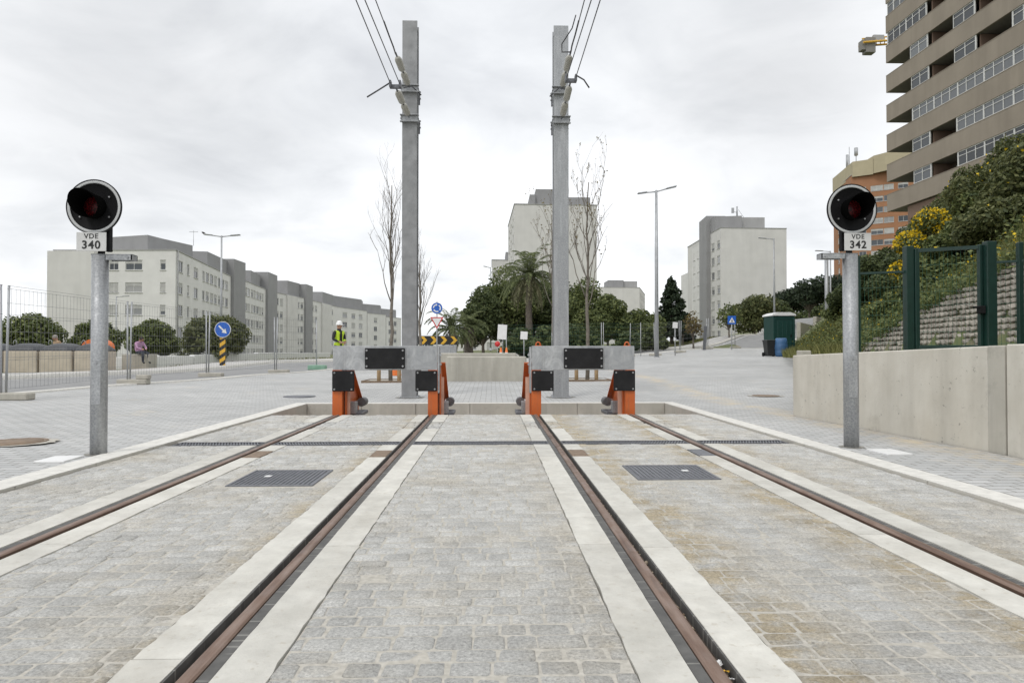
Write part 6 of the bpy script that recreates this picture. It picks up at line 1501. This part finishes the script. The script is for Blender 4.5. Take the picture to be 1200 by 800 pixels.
zc2=ma('ADD',ma('MAXIMUM',sep.outputs[2],0.0),.22); cmb=NN('ShaderNodeCombineXYZ'); LL(ma('DIVIDE',sep.outputs[0],zc2),cmb.inputs[0]); LL(ma('DIVIDE',sep.outputs[1],zc2),cmb.inputs[1])
def wn(scale,det,rough,off,dist=.3):
    m_=NN('ShaderNodeMapping'); m_.inputs['Location'].default_value=off; LL(cmb.outputs[0],m_.inputs[0]); x=NN('ShaderNodeTexNoise'); x.inputs['Scale'].default_value=scale; x.inputs['Detail'].default_value=det; x.inputs['Roughness'].default_value=rough; x.inputs['Distortion'].default_value=dist; LL(m_.outputs[0],x.inputs[0]); return x.outputs[0]
def wr(f,st):
    r=NN('ShaderNodeValToRGB'); e=r.color_ramp.elements
    while len(e)<len(st): e.new(.5)
    for el,(p_,c) in zip(e,st): el.position=p_; el.color=(*c,1)
    LL(f,r.inputs[0]); return r.outputs[0]
nb_=ma('ADD',ma('MULTIPLY',wn(.85,6,.5,SKY_OFF if 'SKY_OFF' in globals() else (1.3,.4,0)),.7),ma('MULTIPLY',wn(2.6,7,.55,(4,2,0),.6),.3))
cl=wr(nb_,[(.34,(.60,.615,.64)),(.44,(.74,.755,.775)),(.53,(.86,.87,.885)),(.66,(.92,.93,.945))])
# brighter towards the zenith, as an overcast sky is
gain=ma('MULTIPLY',ma('ADD',1.0,ma('MULTIPLY',ma('MAXIMUM',ma('SUBTRACT',sep.outputs[2],.42),0.0),.4)),12.9)
vm_=NN('ShaderNodeVectorMath'); vm_.operation='SCALE'; LL(cl,vm_.inputs[0]); LL(gain,vm_.inputs['Scale'])
# two broad darker cloud banks, upper left and right of the middle
dk=None
nrm=NN('ShaderNodeVectorMath'); nrm.operation='NORMALIZE'; LL(tc.outputs['Generated'],nrm.inputs[0])
for (az_,el_,pw_,am_) in CLOUDS:
    dv=Vector((math.sin(az_)*math.cos(el_),math.cos(az_)*math.cos(el_),math.sin(el_))); dp=NN('ShaderNodeVectorMath'); dp.operation='DOT_PRODUCT'; LL(nrm.outputs[0],dp.inputs[0]); dp.inputs[1].default_value=dv
    v_=ma('MULTIPLY',ma('POWER',ma('MAXIMUM',dp.outputs['Value'],0.0),pw_),am_); dk=v_ if dk is None else ma('ADD',dk,v_)
dkn=ma('MULTIPLY',dk,ma('ADD',.25,ma('MULTIPLY',wn(1.7,7,.55,(7,3,0),.5),1.5)))
gain=ma('MULTIPLY',gain,ma('SUBTRACT',1.0,ma('MINIMUM',dkn,.30))); LL(gain,vm_.inputs['Scale'])
mx=NN('ShaderNodeMix'); mx.data_type='RGBA'; mx.inputs[0].default_value=.93; LL(sky.outputs[0],mx.inputs[6]); LL(vm_.outputs[0],mx.inputs[7]); LL(mx.outputs[2],bg.inputs[0])
sd_=bpy.data.lights.new('sun','SUN'); sd_.energy=.9; sd_.angle=math.radians(14); sd_.color=(1,.965,.92); so_=bpy.data.objects.new('sun',sd_); COL.objects.link(so_)
# direction towards the sun, matching the sky texture's rotation convention (clockwise from +Y)
sdir=Vector((math.sin(SUN_AZ)*math.cos(SUN_EL),math.cos(SUN_AZ)*math.cos(SUN_EL),math.sin(SUN_EL))); so_.rotation_euler=(-sdir).to_track_quat('-Z','Y').to_euler(); so_.location=sdir*50
vs=sc.view_settings; vs.view_transform='Standard'; vs.look='None'; vs.exposure=.06; vs.gamma=1; vs.use_curve_mapping=False
sc.cycles.max_bounces=6; sc.cycles.diffuse_bounces=3; sc.cycles.transparent_max_bounces=8
